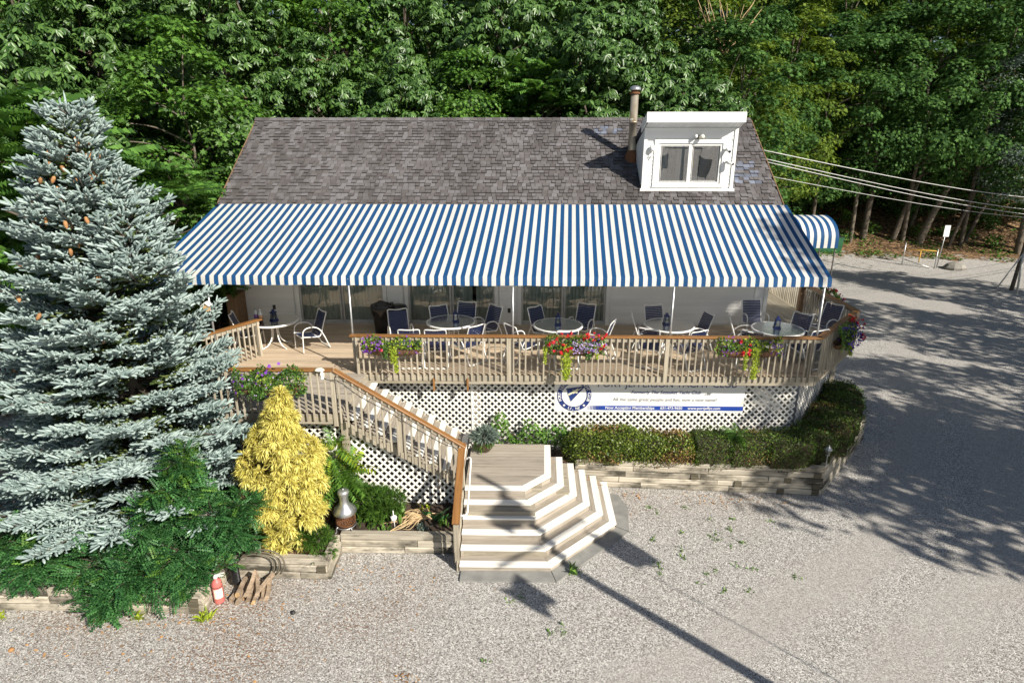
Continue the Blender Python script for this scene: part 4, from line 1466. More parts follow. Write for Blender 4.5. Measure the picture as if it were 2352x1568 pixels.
# back-top position, table it faces, extra turn, label
CHAIRS = [
    (-5.20, 1.95, 0, 38, 'navy strap chair alone on the side of the bottle table toward the glass doors'),
    (-7.45, 1.65, 0, 0, 'navy strap chair tucked behind the blue spruce by the bottle table'),
    (-2.26, 2.50, 1, -4, 'navy strap chair between the bin-side table and the divided glass door'),
    (-1.51, 2.88, 1, 10, 'navy strap chair with its back against the parted door blinds'),
    (-.71, 2.55, 1, 15, 'navy strap chair turned sideways beside an awning pole'),
    (-1.09, .66, 1, 12, 'navy strap chair in sunlight with its back to the railing, bin-side table'),
    (-3.27, 2.09, 1, -62, 'navy strap armchair directly in front of the trash bin'),
    (-2.66, .30, 1, 30, 'navy strap chair behind the purple petunia basket'),
    (-2.04, .30, 1, 8, 'navy strap chair right of the purple petunia basket'),
    (.32, 2.42, 2, 6, 'navy strap chair between two sliding doors, angled to the geranium table'),
    (1.74, 2.77, 2, 10, 'navy strap chair in front of the sliding door edge, upright back'),
    (2.21, 1.06, 2, 0, 'navy strap chair seen edge-on between two glass tables'),
    (-.30, .71, 2, 0, 'navy strap chair by the awning pole beside the geranium table'),
    (1.05, .30, 2, 0, 'navy strap chair hidden behind the red geranium basket'),
    (2.78, 1.75, 3, 0, 'navy strap chair in profile at the table by the plain wall'),
    (3.50, 2.66, 3, 0, 'navy strap chair backed to the plain white clapboard wall'),
    (4.78, 1.92, 3, 0, 'navy strap chair angled in shade at the table by the plain wall'),
    (2.97, .47, 3, 8, 'navy strap chair close to the awning pole at the middle railing post'),
    (4.11, .30, 3, 12, 'sunlit navy strap chair with back to the railing beside the mixed basket'),
    (6.35, 3.35, 4, 0, 'navy strap chair standing at the house corner'),
    (5.20, 1.62, 4, 0, 'navy strap chair seen edge-on at the corner table'),
    (5.34, .34, 4, 15, 'navy strap chair just behind the mixed flower basket'),
    (7.17, 1.88, 4, 8, 'navy strap chair behind the corner awning pole'),
    (8.42, 2.85, 4, -5, 'navy strap chair set back against the angled railing corner'),
    (6.95, .42, 4, -10, 'navy strap chair at the corner where the railing bends'),
]
for x, y, ti, turn, lab in CHAIRS:
    tx, ty = TABS[ti]
    a = math.atan2(ty - y, tx - x) + R(turn)
    place(CH, (x + .42 * math.cos(a), y + .42 * math.sin(a), DZ), a, lab)
# bottles
for (x, y), body, lb, cap, lab in (((-6.86, 1.78), 'soda_purple', 'soda_label', 'dumpster_green', 'plastic bottle of dark purple soda on the glass table'), ((-6.72, 1.72), 'soda_brown', 'root_label', 'white_metal', 'plastic bottle of brown root beer on the glass table')):
    b = thing('soda_bottle', lab, 'bottle', (x, y, DZ + .714))
    z0 = DZ + .715
    MB().lathe([(0, 0), (.048, .0), (.054, .02), (.054, .14)], (x, y, z0), 14).build('drink', body, b, True)
    MB().lathe([(.0555, .11), (.0555, .19)], (x, y, z0), 14).build('wrapper', lb, b, True)
    MB().lathe([(.054, .14), (.054, .22), (.04, .265), (.016, .30), (.015, .315)], (x, y, z0), 14).build('neck', 'clear_plastic', b, True)
    MB().lathe([(.018, .31), (.018, .335), (0, .335)], (x, y, z0), 10).build('cap', cap, b, True)
# trash bin with bag, smaller bin behind
t = thing('trash_bin', 'tall black trash bin with a black bag folded over its rim', 'trash bin', (-3.92, 3.2, DZ))
MB().lathe([(0, 0), (.225, 0), (.25, .3), (.285, .74), (.30, .74)], (-3.92, 3.2, DZ), 24).build('body', 'black_plastic', t, True)
mb = MB()
prof = [(.26, .70), (.31, .72), (.325, .56)]
n = 40
for k in range(n):
    a = 2 * math.pi * k / n
    wv = 1 + .05 * math.sin(5 * a) + .03 * math.sin(13 * a)
    for r_, z_ in ((.22, .62), (.25, .79 + .02 * math.sin(7 * a)), (.305 * wv, .805 + .03 * math.sin(4 * a)), (.325 * wv, .74), (.31 * wv, .60 + .05 * math.sin(6 * a + 1)), (.285, .55 + .06 * math.sin(6 * a + 1))):
        mb.V.append((-3.92 + r_ * math.cos(a), 3.2 + r_ * math.sin(a), DZ + z_))
mb.F = [(k * 6 + q, ((k + 1) % n) * 6 + q, ((k + 1) % n) * 6 + q + 1, k * 6 + q + 1) for k in range(n) for q in range(5)]
mb.M = [0] * len(mb.F)
mb.build('bag', 'bag_plastic', t, True)
t = thing('trash_bin', 'lower black bin with bulging bag standing behind the tall bin', 'trash bin', (-3.5, 3.45, DZ))
MB().lathe([(0, 0), (.2, 0), (.23, .6)], (-3.52, 3.45, DZ), 20).build('body', 'black_plastic', t, True)
MB().lathe([(.235, .5), (.26, .62), (.23, .70), (.12, .74), (0, .75)], (-3.52, 3.45, DZ), 20).build('bag', 'bag_plastic', t, True)
# brown cabinet at the end of the wall
t = thing('wooden_cabinet', 'narrow dark brown wooden cabinet at the left end of the deck wall', 'cabinet', (-8.25, 3.6, DZ))
mb = MB()
mb.box((-8.2, 3.62, DZ + .5), (.34, .5, 1.0))
mb.build('body', 'dark_post', t)
board('door_leaf', t, (-8.2, 3.36, DZ + .5), (.9, .30, .02), (0, R(90), R(90)), 'dark_post')
board('top_board', t, (-8.2, 3.6, DZ + 1.015), (.56, .40, .03), (0, 0, R(90)), 'dark_post')

# ------------------------------------------------------------------ fittings on the dormer
def bullet_cam(x, z, lab, big):
    t = thing('security_camera', lab, 'camera', (x, 4.42, z))
    MB().lathe([(.0, 0), (.05, 0), (.05, .02), (0, .02)], n=14).add([], [])
    mb = MB()
    mb.tube([(x, 4.43, z), (x, 4.40, z)], .048, 14)
    mb.tube([(x, 4.40, z), (x + .03, 4.33, z - .01)], .018, 8)
    mb.build('mount', 'white_metal', t, True)
    p, q = Vector((x + .02, 4.36, z + .01)), Vector((x + (.17 if big else .07), 4.22, z - .04))
    MB().tube([p, q], .042, 12).build('housing', 'white_metal', t, True)
    MB().tube([q, q + (q - p).normalized() * .02], .036, 12).build('lens', 'black_plastic', t, True)
bullet_cam(5.52, 7.47, 'white security camera at the upper corner of the dormer window', False)
bullet_cam(5.54, 7.14, 'white bullet security camera on an arm beside the dormer window', True)
t = thing('flood_light', 'twin head flood light above the dormer window', 'light', (4.74, 4.42, 7.82))
MB().tube([(4.74, 4.43, 7.80), (4.74, 4.38, 7.80)], .05, 12).build('base', 'black_plastic', t, True)
MB().tube([(4.70, 4.38, 7.80), (4.66, 4.28, 7.82)], [.03, .055], 12).build('lamp_head', 'white_metal', t, True)
MB().tube([(4.78, 4.38, 7.80), (4.86, 4.27, 7.82)], [.03, .06], 12).build('lamp_head', 'candle', t, True)
t = thing('antenna_dome', 'small white dome antenna on the dormer wall', 'antenna', (3.52, 4.42, 7.48))
MB().lathe([(0, .085), (.05, .075), (.078, .03), (.08, -.03), (.05, -.07), (0, -.075)], (3.52, 4.36, 7.50), 18).build('dome', 'white_metal', t, True)
MB().tube(curve([(3.52, 4.40, 7.42), (3.50, 4.37, 7.33), (3.53, 4.37, 7.27), (3.56, 4.37, 7.33), (3.50, 4.38, 7.30), (3.49, 4.40, 7.22)], 6), .008, 6).build('cable', 'white_metal', t, True)
# things just inside the dormer window
t = thing('curtain', 'grey patterned curtain inside the dormer window', 'curtain', (4.1, 4.6, 6.5))
for (x0, x1) in ((3.80, 4.02), (4.06, 4.22), (4.28, 4.52)):
    mb = MB()
    k = 12
    for i in range(k + 1):
        x = x0 + (x1 - x0) * i / k
        y = 4.66 + .02 * math.sin(i * 1.9)
        mb.V += [(x, y, 6.52), (x + .01 * math.sin(i), y, 7.56)]
    mb.F = [(2 * i, 2 * i + 2, 2 * i + 3, 2 * i + 1) for i in range(k)]
    mb.M = [0] * k
    mb.build('drape', 'towel' if x0 > 4.03 and x0 < 4.2 else 'curtain', t, True)
t = thing('storage_tote', 'clear plastic tote on the dormer window ledge', 'box', (4.75, 4.62, 6.5))
MB().box((4.72, 4.64, 6.62), (.34, .22, .22), taper=1.08).build('bin', 'tote', t)
MB().box((4.72, 4.64, 6.74), (.38, .25, .025)).build('lid', 'white_metal', t)
tag(MB().box((4.36, 4.58, 6.57), (.22, .16, .13), taper=.6).build('paper_bundle', 'paper_label', None, at=(4.36, 4.58, 6.5)), 'crumpled white bundle behind the dormer glass', 'bundle')
t = thing('folded_flag', 'red, yellow and blue furled flag behind the dormer glass', 'flag', (4.72, 4.75, 6.5))
mb = MB()
for k, (z0, z1, wd) in enumerate(((7.15, 7.45, .05), (6.98, 7.18, .12), (6.62, 7.0, .11))):
    mb.add([(4.72 - wd / 2, 4.76, z0), (4.72 + wd / 2, 4.75, z0), (4.76 + wd / 3, 4.75, z1), (4.72 - wd / 3, 4.76, z1)], [(0, 1, 2, 3)], k)
mb.build('cloth', ['petal_red', 'hazard_yellow', 'bar_blue'], t)
t = thing('small_sign', 'small blue framed sign leaning in the dormer window', 'sign', (5.0, 4.54, 6.55))
mb = MB()
for c, d in (((4.98, 4.535, 6.60), (.20, .012, .02)), ((4.98, 4.535, 6.68), (.20, .012, .02)), ((4.885, 4.535, 6.64), (.02, .012, .09)), ((5.075, 4.535, 6.64), (.02, .012, .09))):
    mb.box(c, d)
mb.build('frame', 'bar_blue', t)
MB().box((4.98, 4.54, 6.64), (.18, .006, .07)).build('face', 'white_print', t)

# ------------------------------------------------------------------ small things in the beds and on the gravel
t = thing('chiminea', 'steel and rusty mesh chiminea standing in the flower bed', 'chiminea', (-3.60, -2.95, .37))
cx, cy, cz = -3.50, -2.95, .38
mb = MB()
for k in range(4):
    a = R(45 + 90 * k)
    p = lambda r, z: (cx + r * math.cos(a), cy + r * math.sin(a), cz + z)
    mb.tube(curve([p(.17, .13), p(.21, .11), p(.22, .04), p(.25, .01)], 4), .014, 6)
mb.tube([(cx + .19 * math.cos(R(k * 15)), cy + .19 * math.sin(R(k * 15)), cz + .12) for k in range(24)], .012, 6, closed=True)
mb.build('stand', 'galv', t, True)
MB().lathe([(0, .10), (.15, .12), (.19, .16), (.195, .19)], (cx, cy, cz), 24).lathe([(.198, .37), (.205, .40), (.20, .43)], (cx, cy, cz), 24).build('fire_bowl', 'rust', t, True)
mb = MB()
for k in range(22):
    a, b = R(k * 360 / 22), R((k + 2.2) * 360 / 22)
    for s in (a, b):
        pass
    q = lambda ang, z: (cx + .193 * math.cos(ang), cy + .193 * math.sin(ang), cz + z)
    mb.tube([q(a, .18), q((a + b) / 2, .28), q(b, .38)], .004, 4)
    mb.tube([q(b, .18), q((a + b) / 2, .28), q(a, .38)], .004, 4)
mb.build('mesh_screen', 'rust', t)
MB().lathe([(.225, .40), (.235, .43), (.20, .50), (.13, .56), (.095, .62), (.085, .72), (.10, .78), (.10, .82)], (cx, cy, cz), 28).build('hood', 'bright_steel', t, True)
MB().lathe([(.10, .81), (.115, .83), (.11, .88), (.07, .90), (0, .905)], (cx, cy, cz), 24).tube([(cx, cy, cz + .9), (cx, cy, cz + .93)], .02, 8).build('chimney_cap', 'galv', t, True)

t = thing('solar_light', 'white hexagonal solar stake light in the dark soil', 'garden light', (-2.55, -2.92, .37))
MB().tube([(-2.53, -2.93, .36), (-2.55, -2.92, .80)], .010, 6).build('stake', 'white_metal', t, True)
mb = MB()
mb.lathe([(.03, .56), (.055, .60), (.068, .66), (.0, .70)], (-2.545, -2.92, 0), 6)
mb.build('lamp_head', 'white_metal', t)
t = thing('garden_light', 'small grey lantern light poking out of the clipped hedge', 'garden light', (6.93, -.80, .65))
mb = MB()
mb.tube([(6.94, -.82, .6), (6.94, -.82, .98)], .012, 6)
mb.lathe([(.035, .97), (.05, .98), (.05, 1.0), (.0, 1.0)], (6.94, -.82, 0), 6)
mb.build('stake', 'galv', t)
MB().lathe([(.045, 1.0), (.062, 1.12)], (6.94, -.82, 0), 6).build('glass', 'lamp_glass', t)
MB().lathe([(.095, 1.12), (.05, 1.17), (.02, 1.2), (.012, 1.23), (0, 1.235)], (6.94, -.82, 0), 6).build('roof', 'galv', t)

t = thing('fire_extinguisher', 'faded red fire extinguisher standing on the gravel by the firewood', 'extinguisher', (-5.36, -4.58, 0))
ex, ey = -5.36, -4.58
Rm = Matrix.Rotation(R(-4), 3, 'Y')
MB().lathe([(0, 0), (.082, .0), (.088, .02), (.088, .40), (.07, .455), (.03, .485), (.03, .50)], (ex, ey, 0), 20).build('cylinder', 'extinguisher_red', t, True)
mb = MB()
for k in range(7):
    a = R(-110 + k * 100 / 6)
    mb.V += [(ex + .0895 * math.cos(a), ey + .0895 * math.sin(a), .12), (ex + .0895 * math.cos(a), ey + .0895 * math.sin(a), .31)]
mb.F = [(2 * k, 2 * k + 2, 2 * k + 3, 2 * k + 1) for k in range(6)]
mb.M = [0] * 6
mb.build('label_sticker', 'paper_label', t)
MB().lathe([(.0895, .335), (.0895, .35)], (ex, ey, 0), 20).build('strap', 'black_plastic', t)
mb = MB()
mb.box((ex, ey, .52), (.05, .05, .05))
mb.bar((ex - .02, ey, .555), (ex + .15, ey + .02, .60), .025, .012)
mb.bar((ex - .02, ey, .535), (ex + .13, ey + .02, .54), .025, .012)
mb.build('valve_handle', 'white_metal', t)
MB().tube(curve([(ex - .03, ey, .52), (ex - .14, ey - .02, .44), (ex - .20, ey - .06, .28), (ex - .24, ey - .10, .10)], 6), .015, 8).build('hose', 'hose_black', t, True)
MB().tube([(ex - .24, ey - .10, .10), (ex - .255, ey - .115, .05)], .02, 8).build('nozzle', 'white_metal', t, True)

logs = [(-5.10, -4.42, 20, 0), (-4.98, -4.46, 8, 0), (-4.86, -4.42, -8, 0), (-4.76, -4.44, -14, 0), (-4.66, -4.38, -22, 0), (-4.58, -4.34, -18, 0), (-5.03, -4.40, 2, 1), (-4.90, -4.38, -12, 1), (-4.76, -4.36, -30, 1), (-4.64, -4.30, 28, 1), (-4.84, -4.36, -6, 2)]
for i, (x, y, a, lev) in enumerate(logs):
    ln = random.uniform(.34, .44)
    t = thing('firewood_log', 'split firewood log in the pile beside the fire extinguisher', 'log', (x, y, .05 + lev * .085), 'firewood logs')
    d_ = Vector((math.sin(R(a)) * .7, math.cos(R(a)), 0)).normalized()
    c = Vector((x, y, .055 + lev * .088))
    mb = MB()
    n = 7
    rr = [random.uniform(.042, .062) * (1.2 if k % 3 else .8) for k in range(n)]
    sd = Vector((d_.y, -d_.x, 0))
    ends = []
    Vv = []
    for e_ in (-1, -.3, .4, 1):
        for k in range(n):
            aa = 2 * math.pi * k / n
            rad = rr[k] * random.uniform(.9, 1.1)
            Vv.append(c + d_ * (e_ * ln / 2) + (sd * math.cos(aa) + Vector((0, 0, 1)) * math.sin(aa)) * rad + Vector((0, 0, .06 * (e_ > 0) * .5 + .02 * e_)))
    mb.add(Vv, [(j * n + k, j * n + (k + 1) % n, (j + 1) * n + (k + 1) % n, (j + 1) * n + k) for j in range(3) for k in range(n)])
    mb.build('bark', 'log_bark', t)
    for j, s in ((0, -1), (3, 1)):
        MB().add([Vv[j * n + k] + d_ * s * .001 for k in range(n)], [tuple(range(n))]).build('cut_end', 'log_end' if i in (6, 3) else 'log_bark', t)
mb = MB()
for k in range(3):
    r0 = .30 + .03 * k
    pts = [(-4.88 + .07 * k + r0 * math.cos(R(a)) * 1.15, -4.06 - .02 * k + .02 * math.sin(R(a * 2)), .05 + .30 + r0 * math.sin(R(a)) * .85 + .04 * k) for a in range(-40, 175, 12)]
    mb.tube(pts, .014, 7)
tag(mb.build('garden_hose', 'hose_brown', None, True, at=(-4.9, -4.1, .2)), 'brown garden hose looped against the timber wall', 'hose')
mb = MB()
for k in range(14):
    mb.tube([(-5.20 + .07 * math.cos(R(q * 30)), -4.22 + .03 * math.sin(R(q * 30)), .10 + k * .03) for q in range(12)], .016, 6, closed=True)
tag(mb.build('corrugated_pipe', 'black_plastic', None, True, at=(-5.2, -4.2, .1)), 'short black corrugated drain pipe behind the extinguisher', 'pipe')
for x, y, lab in ((-3.95, -4.85, 'small black bottle cap lying on the gravel near the firewood'), (-8.2, -5.75, 'round dark pine cone lying on the gravel')):
    tag(MB().lathe([(0, .0), (.04, .0), (.045, .02), (.03, .045), (0, .05)], (x, y, .0), 10).build('small_cone', 'hose_black' if x > -5 else 'cone_tan', None, True, at=(x, y, 0)), lab, 'debris')

# pot on the platform
t = thing('plant_pot', 'round dark terracotta pot with trailing grey-green plant on the platform', 'potted plant', (-.86, -.72, PZ))
MB().lathe([(0, .0), (.12, .0), (.185, .08), (.225, .22), (.215, .32), (.225, .35), (.205, .35), (.19, .30), (0, .30)], (-.86, -.72, PZ), 26).build('pot', 'terracotta', t, True)
POT = t
# double floodlight clamped to the landing rail
t = thing('deck_light', 'pair of white shell-shaped deck lights clamped on the landing rail', 'light', (-3.93, -2.27, 3.4))
MB().lathe([(.0, .05), (.05, .045), (.085, .015), (.09, .0)], (-3.95, -2.28, 3.52), 16, sx=1.1, sy=.8).build('upper_shade', 'candle', t, True)
MB().lathe([(.022, .0), (.04, -.05), (.044, -.08), (.022, -.10), (.036, -.13), (.04, -.15), (.0, -.175)], (-3.91, -2.29, 3.50), 14).build('lower_shade', 'white_metal', t, True)
mb = MB()
mb.tube(curve([(-3.95, -2.28, 3.42), (-3.80, -2.29, 3.32), (-3.60, -2.29, 3.30), (-3.2, -2.29, 2.98), (-2.6, -2.29, 2.62), (-2.2, -2.29, 2.34), (-1.6, -2.29, 1.96), (-1.3, -2.29, 1.80), (-1.29, -2.3, 1.2), (-1.29, -2.6, .9), (-1.29, -3.3, .6)], 5), .008, 5)
mb.tube(curve([(-3.62, -2.28, 3.40), (-3.0, -2.28, 2.95), (-2.2, -2.28, 2.45), (-1.4, -2.28, 1.90)], 5), .006, 5)
tag(mb.build('light_cord', 'cord', None, at=(-2.5, -2.3, 2.5)), 'thin dark light cord strung along the stair railing', 'cord')
# bird house in the spruce
t = thing('bird_house', 'little pale wooden bird house among the spruce branches', 'bird house', (-6.62, -1.05, 4.35))
MB().box((-6.62, -1.05, 4.43), (.10, .10, .13)).build('box', 'log_end', t)
mb = MB()
for s in (-1, 1):
    mb.bar((-6.62, -1.05, 4.555), (-6.62 + s * .09, -1.05, 4.48), .15, .012)
mb.build('roof', 'white_nosing', t)

# ------------------------------------------------------------------ far right: gate, sign, dumpster, wires
t = thing('drive_gate', 'open metal pipe gate with yellow top rail at the wood edge', 'gate', (24.3, 24.6, 0))
A, B = Vector((23.6, 25.3, 0)), Vector((25.05, 24.4, 0))
for p, h in ((A, 1.5), (B, 1.25)):
    MB().tube([p, p + Vector((0, 0, h))], .035, 8).build('post', 'galv', t, True)
MB().tube([A + Vector((0, 0, 1.1)), B + Vector((0, 0, 1.15))], .028, 8).tube([A.lerp(B, .5) + Vector((0, 0, .35)), A.lerp(B, .5) + Vector((0, 0, 1.1))], .03, 8).build('top_rail', 'hazard_yellow', t, True)
MB().tube([A + Vector((0, 0, .5)), B + Vector((0, 0, .05))], .028, 8).build('bottom_rail', 'galv', t, True)
t = thing('drive_sign', 'small white sign on a metal post beside the pipe gate', 'sign', (25.3, 24.6, 0))
MB().tube([(25.3, 24.6, 0), (25.5, 24.7, 2.6)], .03, 8).build('post', 'galv', t, True)
MB().box((25.48, 24.62, 2.32), (.34, .02, .68)).build('plate', 'white_print', t)
t = thing('utility_post', 'white forked metal post beside a slim trunk at the drive edge', 'post', (25.6, 18.4, 0))
MB().tube([(25.6, 18.4, 0), (25.5, 18.5, 2.1)], .05, 8).build('post', 'wire_white', t, True)
MB().tube([(24.9, 18.9, .2), (25.5, 18.5, 2.1)], .035, 8).build('brace', 'wire_white', t, True)
t = thing('dumpster', 'dark green dumpster partly hidden behind the arched canopy', 'dumpster', (20.0, 28.2, .2))
MB().box((20.0, 28.6, .8), (2.1, 1.3, 1.2), taper=1.06).build('body', 'dumpster_green', t)
MB().box((20.0, 28.6, 1.44), (2.2, 1.4, .07)).build('lid', 'black_plastic', t)
for s in (-1, 1):
    MB().box((20.0 + s * 1.12, 28.6, 1.1), (.1, .8, .14)).build('lift_pocket', 'dumpster_green', t)
ends = [((7.12, 5.9, 7.42), (40, 24, 4.6), .013), ((7.12, 5.6, 7.18), (40, 24, 3.8), .012), ((7.12, 5.5, 7.10), (40, 24, 3.45), .012), ((7.12, 5.0, 6.72), (40, 24, 3.7), .008)]
for k, (a, b, r_) in enumerate(ends):
    a, b = Vector(a), Vector(b)
    pts = [a.lerp(b, i / 24) - Vector((0, 0, .9 * math.sin(math.pi * i / 24))) for i in range(25)]
    tag(MB().tube(pts, r_, 5).build('overhead_wire', 'wire_white', None, True, at=a), ['uppermost pale service wire running from the gable to the drive', 'second pale service wire from the gable, twisted pair', 'third pale service wire from the gable, twisted pair', 'lowest and thinnest wire from the gable eave'][k], 'wire')
# rock by the gate
mb = MB()
mb.lathe([(.0, .0), (.5, 0), (.55, .2), (.4, .4), (.15, .5), (0, .5)], (26.2, 24.3, 0), 9, sx=1.2)
tag(mb.build('boulder', 'rock', None, at=(26.2, 24.3, 0)), 'grey boulder beside the gate post', 'boulder')

# ------------------------------------------------------------------ flag mast on the yard (its shadow falls over the steps)
t = thing('flag_mast', 'tall flag mast standing on the gravel yard', 'flagpole', (7.97, -10.14, 0))
mx, my = 7.97, -10.14
MB().tube([(mx, my, 0), (mx, my, 5), (mx, my, 9.2)], [.12, .10, .06], 12).build('mast', 'white_metal', t, True)
MB().tube([(mx - .75, my - .75, 7.2), (mx + .75, my + .75, 7.2)], .045, 8).build('yardarm', 'white_metal', t, True)
MB().tube([(mx + .7, my + .7, 7.2), (mx + .45, my + .5, .8)], .012, 5).build('halyard', 'cord', t)
def flag(p, ang, wd, hg, seed):
    """limp cloth hanging in folds from its halyard"""
    r_ = random.Random(seed)
    nu, nv = 10, 8
    u = Vector((math.cos(R(ang)), math.sin(R(ang)), 0))
    nn = Vector((-u.y, u.x, 0))
    mb = MB()
    for i in range(nu + 1):
        for j in range(nv + 1):
            f = i / nu
            drop = .35 * hg * f * (1 + .25 * math.sin(3 * f + seed))
            mb.V.append(Vector(p) + u * (wd * f * (.9 - .25 * (j / nv))) + nn * (.10 * math.sin(f * 8 + j * .5 + seed) * f) - Vector((0, 0, hg * j / nv + drop + .05 * math.sin(j + 4 * f))))
    mb.F = [(i * (nv + 1) + j, (i + 1) * (nv + 1) + j, (i + 1) * (nv + 1) + j + 1, i * (nv + 1) + j + 1) for i in range(nu) for j in range(nv)]
    mb.M = [0] * len(mb.F)
    mb.build('flag', 'flag_cloth', t, True)
flag((mx + .03, my, 8.6), 225, .75, .75, 1)
flag((mx + .62, my + .64, 6.9), 35, .75, .95, 2)
flag((mx - .60, my - .60, 6.95), 222, .6, .7, 3)
# ------------------------------------------------------------------ vegetation
UP = np.array([0., 0., 1.])
def plant(name, label, cat, loc, group=None):
    return thing(name, label, cat, loc, group)

def tube_tree(mb, pts, r0, r1, n=8):
    k = len(pts)
    mb.tube(pts, [r0 + (r1 - r0) * (i / (k - 1)) for i in range(k)], n)

def crown_clumps(r, H0, H1, Rad, n, lean=(0, 0), shape=1.):
    """clump centres in a rounded crown; more of them near the outside"""
    t = r.random(n) ** .85
    env = np.sin(np.pi * np.clip(t * .86 + .12, 0, 1)) ** .75
    a = r.random(n) * 2 * np.pi
    rr = Rad * env * np.sqrt(.18 + .82 * r.random(n)) * (1 + .18 * np.sin(3 * a + 5 * t) + .12 * np.sin(5 * a))
    c = np.stack([rr * np.cos(a) + lean[0] * t, rr * np.sin(a) + lean[1] * t, H0 + (H1 - H0) * t], -1)
    return c

def trunk_mesh(r, C, H0, H1, r0, lean=(0, 0), m='bark', limbs=14, twist=.25):
    mb = MB()
    P = [Vector((0, 0, -.4))] + [Vector((lean[0] * k / 6 * .6 + r.normal() * twist * k / 6, lean[1] * k / 6 * .6 + r.normal() * twist * k / 6, H0 * .2 + (H0 + (H1 - H0) * .7) * k / 6 * .9)) for k in range(1, 7)]
    pts = curve(P, 4)
    tube_tree(mb, pts, r0, r0 * .25, 9)
    idx = r.choice(len(C), min(limbs, len(C)), replace=False)
    for i in idx:
        e = Vector(C[i])
        s = min(pts, key=lambda p: abs(p.z - (e.z - .35 * (e - Vector((p.x, p.y, e.z))).length)))
        mid = s.lerp(e, .5) + Vector((0, 0, .15 * (e - s).length * .6))
        tube_tree(mb, curve([s, mid, e], 4), r0 * .30, .018, 6)
    return mb.mesh('trunk', m, True)

def rosette_tree(seed, H0, H1, Rad, nc, m, leaf=.2, ros=15, r0=.16, lean=(0, 0)):
    r = np.random.default_rng(seed)
    C = crown_clumps(r, H0, H1, Rad, nc, lean)
    crad = r.uniform(.45, .85, nc)
    n = nc * ros
    ci = np.repeat(np.arange(nc), ros)
    ctr = np.array([0, 0, (H0 + H1) * .42])
    out = unit(C - ctr)
    nrm = unit(rand_unit(n, r) + out[ci] * .55 + UP * .35)
    pos = C[ci] + nrm * (crad[ci] * r.uniform(.75, 1.05, n))[:, None] * np.array([1, 1, .72])
    axis = unit(nrm + UP * .5)
    k = 7
    pi_ = np.repeat(np.arange(n), k)
    ang = np.tile(np.arange(k) * 2 * np.pi / k, n) + np.repeat(r.random(n) * 6.28, k) + r.normal(size=n * k) * .2
    Fr = frames(rand_unit(n, r), axis)
    e1, e2 = Fr[:, :, 0][pi_], Fr[:, :, 1][pi_]
    ax = axis[pi_]
    e1 = unit(e1 - ax * np.sum(e1 * ax, -1, keepdims=True))
    e2 = np.cross(ax, e1)
    d = e1 * np.cos(ang)[:, None] + e2 * np.sin(ang)[:, None]
    d = unit(d + ax * r.uniform(-.15, .25, n * k)[:, None] - UP * r.uniform(.35, .85, n * k)[:, None])
    Fm = frames(d, unit(ax + rand_unit(n * k, r) * .25))
    size = leaf * r.uniform(.75, 1.2, n * k)
    V = scatter(L_LONG * np.array([1, .95, 1]), pos[pi_], Fm, size)
    return leaf_mesh('crown', [(V, F_LONG, 7, 0)], m), trunk_mesh(r, C, H0, H1, r0, lean)

def maple_tree(seed, H0, H1, Rad, nc, m, leaf=.15, per=80, r0=.18, lean=(0, 0), shape=(L_MAPLE, F_MAPLE, 14), limbs=16):
    r = np.random.default_rng(seed)
    C = crown_clumps(r, H0, H1, Rad, nc, lean)
    crad = r.uniform(.65, 1.25, nc)
    n = nc * per
    ci = np.repeat(np.arange(nc), per)
    out = unit(C - np.array([0, 0, (H0 + H1) * .45]))
    nrm = unit(rand_unit(n, r) + out[ci] * .6 + UP * .45)
    pos = C[ci] + nrm * (crad[ci] * r.uniform(.78, 1.06, n))[:, None] * np.array([1, 1, .62])
    fn = unit(nrm * .8 + UP * .5 + rand_unit(n, r) * .5)
    d = unit(rand_unit(n, r) + nrm * .5 - UP * .45)
    d = unit(d - fn * np.sum(d * fn, -1, keepdims=True) * .8)
    V = scatter(shape[0], pos, frames(d, fn), leaf * r.uniform(.65, 1.25, n))
    return leaf_mesh('crown', [(V, shape[1], shape[2], 0)], m), trunk_mesh(r, C, H0, H1, r0, lean, limbs=limbs)

def frond_template(pairs, lw, ll, droop=.5, curl=.12):
    """a pinnate leaf of unit length: leaflets in pairs and the rib"""
    V, F = [], []
    for i in range(pairs):
        s = .14 + .84 * i / (pairs - 1)
        x, z = s, -droop * s * s * .5
        l = ll * (1.0 - .45 * abs(s - .45) ** 1.2)
        for sg in (-1, 1):
            b = len(V)
            wv = lw * .5
            V += [(x, 0, z), (x + .25 * l - wv, sg * l * .45, z + .02 - .10 * l), (x + .38 * l, sg * l, z - curl - (.35 if curl else .18) * l), (x + .25 * l + wv, sg * l * .45, z + .02 - .10 * l)]
            F.append((b, b + 1, b + 2, b + 3) if sg < 0 else (b + 3, b + 2, b + 1, b))
    b = len(V)
    for i in range(6):
        s = i / 5
        V += [(s, .006, -droop * s * s * .5 + .004), (s, -.006, -droop * s * s * .5 + .004)]
    R0 = [(b + 2 * i, b + 2 * i + 1, b + 2 * i + 3, b + 2 * i + 2) for i in range(5)]
    return np.array(V, float), F, R0

